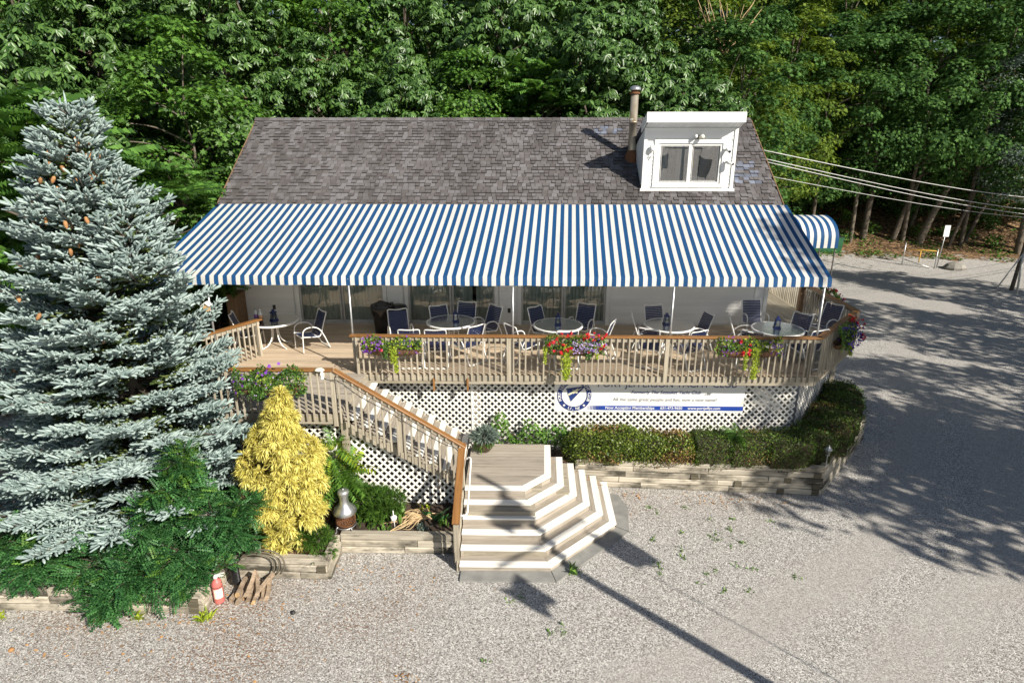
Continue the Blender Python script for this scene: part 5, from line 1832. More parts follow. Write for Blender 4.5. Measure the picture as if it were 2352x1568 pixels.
def frond_tree(seed, H0, H1, Rad, nw, per, m, flen=.75, r0=.10, tmpl=None, lean=(0, 0), rib='bark', size_var=.3):
    r = np.random.default_rng(seed)
    C = crown_clumps(r, H0, H1, Rad, nw, lean)
    tv, tf, rf = tmpl
    n = nw * per
    ci = np.repeat(np.arange(nw), per)
    out = unit(C - np.array([0, 0, (H0 + H1) * .4]))
    a = np.tile(np.arange(per) * 2.399, nw) + np.repeat(r.random(nw) * 6.28, per)
    d = np.stack([np.cos(a), np.sin(a), r.uniform(-.35, .45, n)], -1)
    d = unit(d + out[ci] * .55)
    fn = unit(UP + rand_unit(n, r) * .25)
    V = scatter(tv, C[ci] + rand_unit(n, r) * .1, frames(d, fn), flen * r.uniform(1 - size_var, 1 + size_var, n))
    return leaf_mesh('crown', [(V, tf, len(tv), 0)] + ([(V, rf, len(tv), 1)] if rib else []), [m] + ([rib] if rib else [])), trunk_mesh(r, C, H0, H1, r0, lean, limbs=min(nw, 40))
def _merge_frond(m):
    return m
AIL = frond_template(11, .13, .26, .65, .06)
LOC = frond_template(7, .155, .19, .30, .0)
def tree_thing(name, lab, crown, trunk, loc, rz=0, s=1., group=None, cat='tree'):
    t = thing(name, lab, cat, loc, group)
    link('trunk', trunk, t)
    link('crown', crown, t)
    t.rotation_euler = (0, 0, rz)
    t.scale = (s, s, s) if not hasattr(s, '__len__') else s
    return t
# tree kinds, each crown and trunk shared by its copies
OAK = [rosette_tree(21, 3.0, 11.5, 3.1, 150, 'oak_leaf', .25, 17), rosette_tree(22, 2.4, 10.5, 2.7, 135, 'oak_leaf', .26, 17), rosette_tree(23, 1.8, 9.5, 2.9, 130, 'oak_leaf', .24, 17, lean=(.8, .2))]
MAP = [maple_tree(31, 2.2, 10.5, 2.9, 75, 'maple_leaf', .20, 130, r0=.13), maple_tree(32, 3.2, 12.5, 3.2, 80, 'maple_dark', .21, 140, r0=.13), maple_tree(33, 3.6, 13.0, 3.0, 78, 'olive_leaf', .21, 140)]
AIT = [frond_tree(41, 3.0, 8.0, 2.4, 60, 11, 'ailanthus_leaf', .85, .09, AIL), frond_tree(42, 4.0, 9.0, 1.9, 44, 10, 'ailanthus_leaf', .7, .08, AIL)]
FIN = [maple_tree(51, 3.0, 12.0, 3.3, 80, 'grey_leaf', .12, 220, shape=(L_OVAL, F_OVAL, 4))]
LAB = {'oak': ('oak_tree', 'tall tree with drooping leaf rosettes in the wood behind the clubhouse'), 'map': ('maple_tree', 'mid green maple in the wood behind the clubhouse'), 'mapd': ('maple_tree', 'dark green maple in the wood beyond the gravel drive'),
       'olive': ('maple_tree', 'yellow-green topped maple in the wood beyond the roof dormer'), 'ail': ('ailanthus_tree', 'pale green feathery ailanthus in the wood above the roof ridge'), 'fine': ('locust_tree', 'grey-green fine leaved tree at the far end of the wood')}
GRP = {k: v for k, v in (('oak', 'oaks in the wood'), ('map', 'mid green maples in the wood'), ('mapd', 'dark maples in the wood'), ('olive', 'yellow-green maples in the wood'), ('ail', 'ailanthus trees above the ridge'), ('fine', 'fine leaved trees in the wood'))}
def wood_tree(kind, x, y, s, v=0, label=None):
    src = {'oak': OAK, 'map': MAP[:1], 'mapd': MAP[1:2], 'olive': MAP[2:3], 'ail': AIT[1:], 'fine': FIN}[kind]
    cr, tk = src[v % len(src)]
    z = float(ground_z(np.array([float(x)]), np.array([float(y)]))[0])
    nm, lb = LAB[kind]
    return tree_thing(nm, label or lb, cr, tk, (x, y, z), random.uniform(0, 6.28), (s, s, s * random.uniform(.92, 1.08)), None if label else GRP[kind])
# near trees left of the house
tree_thing('ailanthus_tree', 'bright ailanthus with long drooping fronds behind the blue spruce', *AIT[0], (-11.2, .6, .4), 1.0, (1.1, 1.1, 1.0))
tree_thing('ailanthus_tree', 'ailanthus stem with fronds hanging beside the awning corner', *AIT[1], (-9.6, 3.4, .5), 2.2, (.95, .95, .72))
wood_tree('map', -11.2, 8.2, .86, label='bright green maple beside the left roof edge')
wood_tree('oak', -14.2, 5.0, .95, 1, 'large-leaved tree towering over the ailanthus fronds')
wood_tree('oak', -12.0, 12.5, 1.0, 0, 'large-leaved tree rising over the maple by the roof edge')
WOOD = [('oak', -18.5, 7, 1.0, 2), ('oak', -16, 11.5, 1.05, 1), ('oak', -8.2, 14.5, .95, 2), ('oak', -5.0, 13.4, .82, 1), ('map', -2.2, 14.2, .80, 0), ('ail', -1.0, 15.5, 1.0, 0), ('ail', .8, 13.6, .98, 0),
        ('oak', 2.6, 14.2, .95, 0), ('oak', 4.6, 15.4, 1.05, 1), ('oak', 6.3, 14.4, .98, 2), ('mapd', 9.0, 16.5, .95, 0), ('olive', 11.0, 20.5, 1.0, 0), ('mapd', 13.0, 24.6, 1.02, 0), ('olive', 16.2, 27.0, 1.1, 0),
        ('mapd', 19.2, 28.6, 1.1, 0), ('mapd', 22.4, 29.6, 1.1, 0), ('mapd', 25.8, 29.4, 1.15, 0), ('olive', 21.5, 34, 1.25, 0), ('mapd', 29.2, 28.6, 1.15, 0), ('fine', 32.0, 27.2, 1.15, 0), ('mapd', 34.5, 30, 1.2, 0), ('fine', 35.5, 25.0, 1.1, 0), ('mapd', 28, 34, 1.3, 0)]
WLAB = ['tree with drooping leaf rosettes at the left end of the wood', 'big-leaved tree behind the ailanthus and the spruce top', 'rosette-leaved tree above the left end of the roof ridge', 'rosette-leaved tree over the left third of the ridge', 'small maple over the middle of the roof ridge',
        'ailanthus stem left of the pale fronds above the ridge', 'ailanthus with pale yellow-green fronds above the middle of the ridge', 'oak right of the pale ailanthus fronds', 'glossy oak standing tall left of the chimney pipe', 'glossy oak directly behind the chimney pipe', 'dark maple directly behind the dormer',
        'yellow-green maple right of the dormer roof', 'dark maple above the right gable end', 'yellow-topped maple above the service wires', 'dark maple over the arched canopy', 'dark maple rising behind the dumpster', 'dark maple behind the leaning trunks', 'yellow-topped maple deep in the wood over the dumpster', 'dark maple above the pipe gate', 'grey-green fine-leaved tree near the white sign', 'dark maple at the far corner of the drive', 'grey-green fine-leaved tree over the forked metal post', 'dark maple filling the gap above the leaning trunks']
for a, lb in zip(WOOD, WLAB):
    wood_tree(*a, label=lb)
# the rows further up the slope
r = np.random.default_rng(5)
for row, (dy, step, s0) in enumerate(((9, 3.6, 1.05), (16, 4.2, 1.25), (24, 5.0, 1.4), (34, 6.5, 1.6))):
    x = -30 - row * 4
    while x < 42 + row * 7:
        y = float(hill_edge(np.array([x]))[0]) + dy + r.normal() * 1.2
        kind = ('oak' if r.random() < .75 else 'map') if x < 8 else ('mapd' if r.random() < .7 else 'olive')
        wood_tree(kind, x + r.normal() * .7, y, s0 * r.uniform(.88, 1.1), int(r.integers(0, 3)))
        x += step
# slim bare trunks that show in the gaps at the wood edge
for k, (x, y, h, rad, lean) in enumerate([(23.4, 30.0, 6, .25, .2), (25.2, 29.6, 6, .20, 1.6), (27.4, 31.5, 6, .15, 1.2), (26.6, 29.0, 6, .25, 2.0), (28.4, 28.6, 5.5, .12, 1.6), (29.8, 29.2, 5.5, .14, 1.9), (25.9, 19.2, 7, .10, .4)]):
    z = float(ground_z(np.array([x]), np.array([y]))[0]) - .2
    mb = MB()
    pts = curve([(x, y, z), (x + lean * .3, y, z + h * .35), (x + lean * .6, y, z + h * .65), (x + lean, y + .5, z + h)], 5)
    tube_tree(mb, pts, rad, rad * .55, 8)
    t = thing('bare_trunk', ['thick upright', 'leaning dark', 'pale sunlit slim', 'thick leaning', 'thin crooked', 'forked slim', 'slim roadside'][k] + ' tree trunk at the edge of the wood', 'tree', (x, y, z))
    mb.build('trunk', 'bark', t, True)
    r2 = np.random.default_rng(90 + k)
    n = 130
    c = np.array([pts[-1]]) + r2.normal(size=(n, 3)) * np.array([.8, .8, .9])
    c2 = np.array([pts[9]]) + r2.normal(size=(26, 3)) * np.array([.5, .5, .3]) + np.array([.6, -.3, 0])
    c = np.concatenate([c, c2])
    V = scatter(L_MAPLE, c, frames(rand_unit(len(c), r2) - UP * .3, unit(UP + rand_unit(len(c), r2) * .5)), r2.uniform(.14, .24, len(c)))
    link('crown', leaf_mesh('crown', [(V - np.array([x, y, z]), F_MAPLE, 14, 0)], 'maple_dark'), t)
# dead pale branch standing out of the crowns
mb = MB()
base = Vector((9.0, 17.5, 11.2))
root = Vector((6.6, 17.6, 10.4))
tube_tree(mb, curve([root, root.lerp(base, .6) - Vector((0, 0, .1)), base], 5), .09, .06, 7)
for k in range(9):
    a = R(-60 + k * 15)
    e = base + Vector((math.sin(a) * 1.5, random.uniform(-.3, .3), 1.3 + random.uniform(0, .9)))
    tube_tree(mb, curve([base, base.lerp(e, .5) + Vector((random.uniform(-.2, .2), 0, .1)), e], 4), .045, .01, 5)
    e2 = e + Vector((random.uniform(-.4, .5), 0, .5))
    tube_tree(mb, [base.lerp(e, .7), e2], .02, .006, 5)
tag(mb.build('dead_branch', 'straw', None, True, at=root), 'bare pale dead branch forking among the dark crowns', 'branch')
# trees beyond the right edge that throw the dappled shade over the drive
SHD = maple_tree(35, 4.5, 14.5, 3.7, 150, 'maple_dark', .30, 70, r0=.28, shape=(L_DIA, F_DIA, 4))
for k, (x, y, s_) in enumerate(((19.8, -8.5, (1.0, 1.0, 1.17)), (23.5, -5.0, .95), (28.0, 2.5, 1.0), (33, 9.5, .9), (26, -13, 1.0))):
    tree_thing('maple_tree', 'leafy maple standing beyond the gravel drive, shading it', *SHD, (x, y, 0), k * 1.3, s_, 'maples shading the drive')
# young trees filling the gaps low on the slope
UND = [maple_tree(36, .5, 5.5, 2.3, 85, 'maple_leaf', .17, 60, r0=.06, limbs=8), maple_tree(37, .5, 5.0, 2.5, 85, 'maple_dark', .17, 60, r0=.06, limbs=8), rosette_tree(38, .6, 5.5, 2.2, 75, 'oak_leaf', .2, 13, r0=.06)]
r = np.random.default_rng(15)
for k in range(64):
    x = -22 + k * 58 / 63 + r.normal() * .6
    dy = (2.6, 7.5, 13.5)[k % 3] + r.normal() * .8
    if x > 9.5:
        dy = (5.5, 9.5, 15)[k % 3] + r.normal() * .6
    y = float(hill_edge(np.array([x]))[0]) + dy
    z = float(ground_z(np.array([x]), np.array([y]))[0])
    cr, tk = UND[(2 if r.random() < .5 else 0) if x < 8 else 1]
    tree_thing('young_tree', 'low young tree in the understory behind the clubhouse' if x < 8 else 'low young maple in the shade of the wood beyond the drive', cr, tk, (x, y, z), r.uniform(0, 6.28), r.uniform(.8, 1.25), 'young trees behind the clubhouse' if x < 8 else 'young maples beyond the drive')
# undergrowth along the wood edge
def shrub(name, lab, cat, c, rad, n, m, leaf, shape=(L_OVAL, F_OVAL, 4), group=None, seed=1, squash=.7, inner=None, up=.4, extra=None):
    r = np.random.default_rng(seed)
    t = thing(name, lab, cat, (c[0], c[1], c[2]), group)
    nc = max(5, n // 90)
    cc = rand_unit(nc, r) * np.array(rad) * r.uniform(.25, .62, (nc, 1))
    cc[:, 2] = np.abs(cc[:, 2]) * 1.0 + rad[2] * .25
    ci = r.integers(0, nc, n)
    nrm = unit(rand_unit(n, r) + UP * .35)
    pos = cc[ci] + nrm * np.array(rad) * r.uniform(.25, .48, (n, 1))
    pos[:, 2] = np.maximum(pos[:, 2], .02)
    d = unit(nrm + rand_unit(n, r) * .8 - UP * .1)
    V = scatter(shape[0], pos, frames(d, unit(nrm + UP * up + rand_unit(n, r) * .4)), leaf * r.uniform(.6, 1.3, n))
    mats = [m] + ([extra[0]] if extra else [])
    parts = [(V, shape[1], shape[2], 0)]
    if extra:
        q = int(n * extra[1])
        k = shape[2]
        parts = [(V[q * k:], shape[1], k, 0), (V[:q * k], shape[1], k, 1)]
    link('foliage', leaf_mesh('foliage', parts, mats), t)
    mb = MB()
    for i in range(min(nc, 10)):
        e = Vector(cc[i]) + Vector(c)
        tube_tree(mb, curve([Vector(c), Vector(c).lerp(e, .5) + Vector((0, 0, .05)), e], 3), .02 * max(rad) + .006, .004, 5)
    mb.build('stem', 'bark', t, True)
    return t
r = np.random.default_rng(8)
for k in range(26):
    x = r.uniform(10, 33)
    y = float(hill_edge(np.array([x]))[0]) + r.uniform(.5, 6)
    z = float(ground_z(np.array([x]), np.array([y]))[0])
    shrub('undergrowth_bush', 'leafy green bush in the undergrowth at the wood edge', 'bush', (x, y, z), (r.uniform(.6, 1.4), .8, r.uniform(.5, 1.3)), 260, 'maple_leaf' if k % 3 else 'maple_dark', .15, (L_MAPLE, F_MAPLE, 14), 'bushes at the wood edge', 100 + k)
for k, (x, y) in enumerate(((-9.8, 6.4), (-10.6, 5.2), (-12.5, 6.0), (-9.3, 10), (-15, 2.5), (-13.5, -.5), (-12.4, -2.5))):
    z = float(ground_z(np.array([x]), np.array([y]))[0])
    shrub('undergrowth_bush', 'leafy green bush under the trees left of the house', 'bush', (x, y, z), (1.0, 1.0, 1.1), 420, 'maple_leaf', .15, (L_MAPLE, F_MAPLE, 14), 'bushes left of the house', 150 + k)

# ------------------------------------------------------------------ blue spruce
def spruce():
    r = np.random.default_rng(3)
    bx, by, bz = -7.62, -2.25, .35
    H = 8.05
    t = thing('blue_spruce', 'big pale blue spruce with tan cones near its top', 'tree', (bx, by, bz))
    mb = MB()
    tube_tree(mb, [(0, 0, -.3), (-.06, 0, 3), (-.17, 0, 6), (-.24, 0, H - .3)], .17, .02, 9)
    P0, D0, S0, G0 = [], [], [], []
    cones = []
    def branch(o, az, L, droop, lift, dens=1.):
        """a flat spray: main axis, side twigs, tufted shoots"""
        dirh = np.array([math.cos(az), math.sin(az), 0])
        side = np.array([-dirh[1], dirh[0], 0])
        ax = lambda s: o + dirh * L * s + UP * (droop * L * s + lift * L * s ** 2.2)
        mb.tube([Vector(ax(s)) for s in (0, .35, .7, .97)], [.03 * (L / 2.5) + .006, .022 * (L / 2.5) + .006, .010, .004], 5)
        ns = max(3, int(L / .10 * dens))
        for i in range(ns):
            s = .28 + .72 * (i + .5) / ns
            p = ax(s)
            tang = unit(ax(min(s + .03, 1.03)) - ax(s - .03))
            l2 = (.10 + .40 * L * (1 - s) ** .8 * .75 + .05) * r.uniform(.75, 1.2)
            l2 = min(l2, .62)
            for sg in (-1, 1):
                d2 = unit(tang * .75 + side * sg * r.uniform(.65, 1.0) + UP * r.uniform(-.22, .26))
                k = max(1, int(l2 / .095))
                for j in range(k):
                    f = (j + .6) / k
                    q = p + d2 * l2 * f + UP * (-.05 * l2 * f + r.normal() * .012)
                    out = s + .25 * f
                    new = out > .62 or r.random() < .25
                    for sg2 in ((-1, 1) if j < k - 1 else (0,)):
                        sd = np.cross(UP, d2)
                        d3 = unit(d2 * .9 + sd * sg2 * r.uniform(.5, .95) + UP * r.uniform(-.30, .42))
                        P0.append(q)
                        D0.append(d3)
                        S0.append(r.uniform(.11, .18) * (.95 if new else 1.0))
                        G0.append(0 if new else 1)
            for _ in range(2 if s > .45 else 0):     # upright tufts on the back of the branch
                P0.append(p + UP * .01 + side * r.normal() * .06)
                D0.append(unit(tang * .8 + UP * .7 + side * r.normal() * .6))
                S0.append(r.uniform(.11, .19))
                G0.append(0)
        P0.append(ax(1.0)); D0.append(unit(dirh + UP * (.2 + lift))); S0.append(.18); G0.append(0)
    z = .18
    az0 = 0
    while z < H - .25:
        tt = z / H
        L = 2.95 * (1 - tt) ** .80 + .06
        if tt < .10:
            L *= .86 + 1.4 * tt
        nb = int(9 + 7 * (1 - tt))
        for k in range(nb):
            az = az0 + 2 * math.pi * k / nb + r.normal() * .12
            if math.sin(az) > .5 and r.random() < .35:       # thin the far side that nobody sees
                continue
            Lk = L * r.uniform(.74, 1.12)
            if math.sin(az) > .35:
                Lk *= .9
            o = np.array([-.25 * tt, 0, z + r.normal() * .13])
            branch(o, az, Lk, -.10 + .42 * tt + r.normal() * .10, .14 + .10 * tt)
        az0 += 1.1
        z += .33 - .15 * tt
    # second leader on the right shoulder
    for zz in np.arange(5.0, 6.35, .16):
        L = .62 * (1 - (zz - 5.0) / 1.6) + .08
        for k in range(7):
            branch(np.array([.70, -.45, zz]), k * .9 + zz * 3, L, .35, .15)
    P0.append(np.array([-.24, 0, H - .45])); D0.append(UP); S0.append(.55); G0.append(0)
    P = np.array(P0); D = np.array(D0); S = np.array(S0); G = np.array(G0)
    # tufted shoot: ribbed spindle
    tv, tf = [], []
    rings = [(0, .55), (.45, 1.0), (.88, .72)]
    nn = 6
    for x, rr in rings:
        for k in range(nn):
            a = 2 * math.pi * k / nn
            q = rr * (1 if k % 2 else .62)
            tv.append((x, math.cos(a) * q, math.sin(a) * q))
    tv.append((1.06, 0, 0))
    for i in range(2):
        for k in range(nn):
            tf.append((i * nn + k, i * nn + (k + 1) % nn, (i + 1) * nn + (k + 1) % nn, (i + 1) * nn + k))
    for k in range(nn):
        tf.append((2 * nn + k, 2 * nn + (k + 1) % nn, 3 * nn))
    tv = np.array(tv)
    Fm = frames(D, unit(rand_unit(len(D), r) + UP * .2))
    sz = np.stack([S, np.full(len(S), .026), np.full(len(S), .026)], -1)
    sz[-1] = (.62, .03, .03)
    parts = []
    for gidx in (0, 1):
        q = G == gidx
        parts.append((scatter(tv, P[q], Fm[q], sz[q]), tf, len(tv), gidx))
    link('needles', leaf_mesh('needles', parts, ['spruce_blue', 'spruce_green']), t)
    link('trunk', mb.mesh('trunk', 'bark', True), t)
    cm = MB().lathe([(0, 0), (.022, -.01), (.030, -.045), (.026, -.085), (.010, -.115), (0, -.12)], n=8).mesh('cone', 'cone_tan', True)
    for k in range(64):
        zz = r.uniform(5.3, 7.4) if k < 54 else r.uniform(3.6, 5.2)
        a = R(r.uniform(-160, -15))
        L = (2.95 * (1 - zz / H) ** .88 + .1) * r.uniform(.55, .95)
        link('cone', cm, t, (bx - .2 + L * math.cos(a), by + L * math.sin(a), bz + zz + .38 * L), (r.normal() * .3, r.normal() * .3, 0), (1.15, 1.15, 1.2))
    print('spruce shoots', len(P))
spruce()

# ivy and low weeds carpeting the wood edge
r = np.random.default_rng(99)
n = 5200
x = r.uniform(9.5, 34, n)
y = hill_edge(x) - 1.2 + np.abs(r.normal(size=n)) * 2.6
keep = (np.sin(x * 1.7) + np.sin(y * 2.1 + x * .6) + r.normal(size=n) * .5) > .1
x, y = x[keep], y[keep]
P = np.column_stack([x, y, ground_z(x, y) + r.uniform(.02, .18, len(x))])
V = scatter(L_OVAL * np.array([1, 1.3, 1]), P, frames(unit(rand_unit(len(x), r) * np.array([1, 1, .4])), unit(UP + rand_unit(len(x), r) * .5)), r.uniform(.10, .22, len(x)))
tag(link('ground_ivy', leaf_mesh('ground_ivy', [(V, F_OVAL, 4, 0)], 'maple_leaf')), 'low green ivy and weeds along the wood edge', 'ivy', kind='stuff')
# ------------------------------------------------------------------ golden thread cypress
def feathery(name, lab, cat, base, lobes, m, per=60, slen=.22, seed=2, droop=.75, width=.05, strands=4, inner=None, up=.25, clump=(.16, .30)):
    """soft mound built of drooping thread-like sprays; lobes = (centre, radii, clumps)"""
    r = np.random.default_rng(seed)
    t = thing(name, lab, cat, base)
    Cs, Ns = [], []
    for c, rad, nc in lobes:
        n_ = unit(rand_unit(nc, r) + UP * .15)
        Cs.append(np.array(c) + n_ * np.array(rad) * r.uniform(.72, 1.0, (nc, 1)))
        Ns.append(n_)
    C, Nn = np.concatenate(Cs), np.concatenate(Ns)
    nc = len(C)
    crad = r.uniform(*clump, nc)
    n = nc * per
    ci = np.repeat(np.arange(nc), per)
    nr = unit(rand_unit(n, r) + Nn[ci] * .5 + UP * up)
    pos = C[ci] + nr * (crad[ci] * r.uniform(.5, 1.0, n))[:, None] * np.array([1, 1, .75]) - np.array(base)
    # strand template: thin strip that arcs out and hangs
    k = strands
    si = np.repeat(np.arange(n), k)
    d = unit(nr[si] + rand_unit(n * k, r) * .55)
    L = slen * r.uniform(.55, 1.2, n * k)
    s_ = unit(np.cross(d, UP + rand_unit(n * k, r) * .3)) * (width * r.uniform(.6, 1.2, n * k))[:, None] * .5
    p0 = pos[si]
    dn = UP * droop
    p1 = p0 + d * (L * .5)[:, None] - dn * (L * .16)[:, None]
    p2 = p0 + d * (L * .85)[:, None] - dn * (L * .60)[:, None]
    p3 = p0 + d * (L * 1.0)[:, None] - dn * (L * 1.05)[:, None]
    V = np.stack([p0 + s_ * .5, p0 - s_ * .5, p1 - s_, p1 + s_, p2 - s_ * .8, p2 + s_ * .8, p3], 1).reshape(-1, 3)
    link('foliage', leaf_mesh('foliage', [(V, [(0, 1, 2, 3), (3, 2, 4, 5), (5, 4, 6)], 7, 0)], m), t)
    # older inner foliage and the stem
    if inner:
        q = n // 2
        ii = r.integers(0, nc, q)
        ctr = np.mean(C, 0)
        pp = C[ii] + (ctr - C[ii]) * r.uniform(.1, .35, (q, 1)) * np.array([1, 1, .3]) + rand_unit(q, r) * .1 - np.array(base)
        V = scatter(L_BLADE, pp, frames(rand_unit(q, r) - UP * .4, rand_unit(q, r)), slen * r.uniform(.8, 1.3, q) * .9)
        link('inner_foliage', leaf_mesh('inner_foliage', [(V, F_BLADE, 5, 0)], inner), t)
    mb = MB()
    b = Vector(base)
    topz = max(c[2] for c in C)
    tube_tree(mb, [b - Vector((0, 0, .1)), b + Vector((.02, 0, (topz - b.z) * .5)), b + Vector((0, 0, (topz - b.z) * .9))], .05, .01, 7)
    for i in r.choice(nc, min(nc, 40), replace=False):
        e = Vector(C[i])
        zz = max(b.z + .1, e.z - .25)
        s0 = Vector((b.x, b.y, zz))
        tube_tree(mb, curve([s0, s0.lerp(e, .5) + Vector((0, 0, .04)), e], 3), .014, .004, 5)
    mb.build('stem', 'bark', t, True)
    return t
feathery('golden_cypress', 'bright golden thread-leaf cypress beside the stair lattice', 'shrub', (-4.45, -3.25, .38),
         [((-4.46, -3.15, 3.22), (.12, .12, .24), 24), ((-4.50, -3.15, 2.85), (.28, .26, .28), 43), ((-4.62, -3.15, 2.45), (.46, .38, .34), 64), ((-4.20, -3.12, 2.15), (.42, .38, .32), 54), ((-4.85, -3.2, 1.95), (.52, .42, .40), 70), ((-4.30, -3.25, 1.60), (.52, .46, .42), 75), ((-4.80, -3.3, 1.20), (.52, .46, .42), 70), ((-4.25, -3.4, 1.00), (.46, .40, .40), 70), ((-4.45, -3.55, .65), (.40, .28, .25), 43)],
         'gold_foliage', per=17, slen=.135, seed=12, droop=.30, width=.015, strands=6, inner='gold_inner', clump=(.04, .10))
feathery('juniper', 'dark green feathery juniper behind the chiminea', 'shrub', (-3.05, -2.55, .38),
         [((-3.20, -2.5, .62), (.36, .30, .24), 17), ((-2.85, -2.45, .66), (.30, .24, .18), 10), ((-3.5, -2.40, .72), (.30, .28, .26), 12)], 'juniper', per=60, slen=.11, seed=13, droop=.05, width=.014, strands=5)
feathery('low_conifer', 'low green feathery conifer at the foot of the golden cypress', 'shrub', (-3.85, -3.62, .38),
         [((-3.90, -3.60, .55), (.28, .2, .16), 12), ((-5.1, -3.2, .70), (.35, .35, .3), 14)], 'juniper', per=55, slen=.10, seed=14, droop=.1, width=.013, strands=5)
# bronze grass by the corner
def blades(name, lab, cat, c, n, h, m, spread=.5, seed=1, width=.3, curl=.35, group=None, rad=.06):
    r = np.random.default_rng(seed)
    d = unit(np.stack([r.normal(size=n) * spread, r.normal(size=n) * spread, np.ones(n)], -1))
    pos = np.stack([r.normal(size=n) * rad, r.normal(size=n) * rad, np.zeros(n)], -1)
    L = h * r.uniform(.55, 1.15, n)
    side = unit(np.cross(d, rand_unit(n, r))) * (width * r.uniform(.7, 1.2, n))[:, None] * .5
    out = d * np.array([1, 1, 0])
    p1 = pos + d * (L * .55)[:, None]
    p2 = pos + d * (L * .9)[:, None] + out * (L * curl)[:, None] - UP * (L * curl * .35)[:, None]
    V = np.stack([pos + side * .4, pos - side * .4, p1 - side, p1 + side, p2], 1).reshape(-1, 3)
    o = link(name, leaf_mesh(name, [(V, [(0, 1, 2, 3), (3, 2, 4)], 5, 0)], m), None, c)
    return tag(o, lab, cat, group)
blades('bronze_grass', 'tuft of bronze dry grass at the corner of the timber wall', 'grass', (-3.98, -3.66, .38), 60, .3, 'bronze_grass', .45, 4, .018)
blades('broad_leaf_plant', 'cluster of broad green blades beside the solar light', 'plant', (-2.42, -2.66, .38), 7, .48, 'weed_leaf', .28, 5, .10, .15)
blades('broad_leaf_plant', 'broad dark green leaves at the foot of the stair rail', 'plant', (-1.72, -2.62, .38), 8, .36, 'locust_leaf', .6, 6, .12, .2)
blades('broad_leaf_plant', 'small upright leaves between the bare soil and the handrail', 'plant', (-1.52, -2.80, .38), 7, .26, 'weed_leaf', .4, 7, .06, .2)
blades('sprout', 'yellow-green sprout below the stair lattice', 'plant', (-2.02, -2.22, .40), 16, .16, 'lime_leaf', .7, 8, .04, .2)
blades('sprout', 'bright green seedling just behind the timber wall by the solar light', 'plant', (-2.70, -2.98, .38), 12, .2, 'weed_leaf', .5, 9, .05, .2)
blades('lavender', 'small grey-green lavender mound on dark soil', 'plant', (-1.98, -2.95, .38), 120, .19, 'grey_leaf', .65, 10, .010, .1)
mb = MB()
r = np.random.default_rng(77)
for k in range(60):
    a = R(r.uniform(150, 235)) if k < 44 else R(r.uniform(0, 360))
    L = r.uniform(.35, .95) if k < 44 else r.uniform(.2, .5)
    s = Vector((-1.98 + r.normal() * .06, -2.60 + r.normal() * .05, .46))
    e = s + Vector((math.cos(a) * L, math.sin(a) * L * .7, -.05 + r.uniform(-.02, .03)))
    mb.tube(curve([s, s.lerp(e, .4) + Vector((0, r.normal() * .05, r.uniform(.02, .12))), s.lerp(e, .8) + Vector((r.normal() * .05, r.normal() * .05, .02)), e], 4), [.009] * 6 + [.007] * 6 + [.004], 4)
tag(mb.build('dry_stalks', 'straw', None, at=(-2, -2.6, .4)), 'fan of dry straw-coloured stalks flopped over the dark soil', 'dead stalks')

# ------------------------------------------------------------------ pinnate shrubs: black locust suckers, sumac sapling
def pinnate(name, lab, cat, base, blobs, tmpl, flen, m, seed=1, tipm=None, hang=.35, stems=True, tipf=.12, outw=.6):
    r = np.random.default_rng(seed)
    t = thing(name, lab, cat, base)
    tv, tf, rf = tmpl
    Ps, Ds, Us = [], [], []
    mb = MB()
    for c, rad, n in blobs:
        # leafy shoots run outward from the blob's heart, fronds alternate along each
        ns = max(3, n // 11)
        dirs = unit(rand_unit(ns, r) + UP * .25 - np.array([0, .45, 0]))
        for dv in dirs:
            tip = np.array(c) + dv * np.array(rad) * r.uniform(.75, 1.1)
            st = np.array(c) + dv * np.array(rad) * .12
            mid = (st + tip) / 2 + UP * .10 * np.linalg.norm(tip - st)
            mb.tube(curve([Vector(st), Vector(mid), Vector(tip)], 3), [.006, .006, .005, .005, .004, .004, .003], 4)
            for q in range(11):
                f = .18 + .82 * q / 10
                p = st * (1 - f) ** 2 + 2 * mid * f * (1 - f) + tip * f * f
                sd = unit(np.cross(dv, UP) * (1 if q % 2 else -1) + r.normal(size=3) * .35)
                Ps.append(p)
                Ds.append(unit(sd * .8 + dv * outw + UP * r.uniform(-hang, .3)))
                Us.append(unit(UP + r.normal(size=3) * .3))
    P, D, U = np.array(Ps) - np.array(base), np.array(Ds), np.array(Us)
    V = scatter(tv, P, frames(D, U), flen * r.uniform(.65, 1.2, len(P)))
    k = len(tv)
    nt_ = int(len(P) * tipf) if tipm else 0
    if nt_:
        top = np.argsort(-(P[:, 2] + r.normal(size=len(P)) * .5))
        sel = np.zeros(len(P), bool)
        sel[top[:nt_]] = True
        Vr = V.reshape(len(P), k, 3)
        parts = [(Vr[~sel].reshape(-1, 3), tf, k, 0), (Vr[sel].reshape(-1, 3), tf, k, 1)]
        mats = [m, tipm]
    else:
        parts, mats = [(V, tf, k, 0)], [m]
    link('foliage', leaf_mesh('foliage', parts, mats), t)
    if stems:
        for c, rad, n in blobs:
            b = Vector(base)
            tube_tree(mb, curve([b, b.lerp(Vector(c), .5) + Vector((0, 0, .1)), Vector(c)], 4), .028, .012, 6)
    mb.build('stem', 'bark', t, True)
    return t
LOC2 = (LOC[0] * np.array([1, 1.0, 1]), LOC[1], LOC[2])
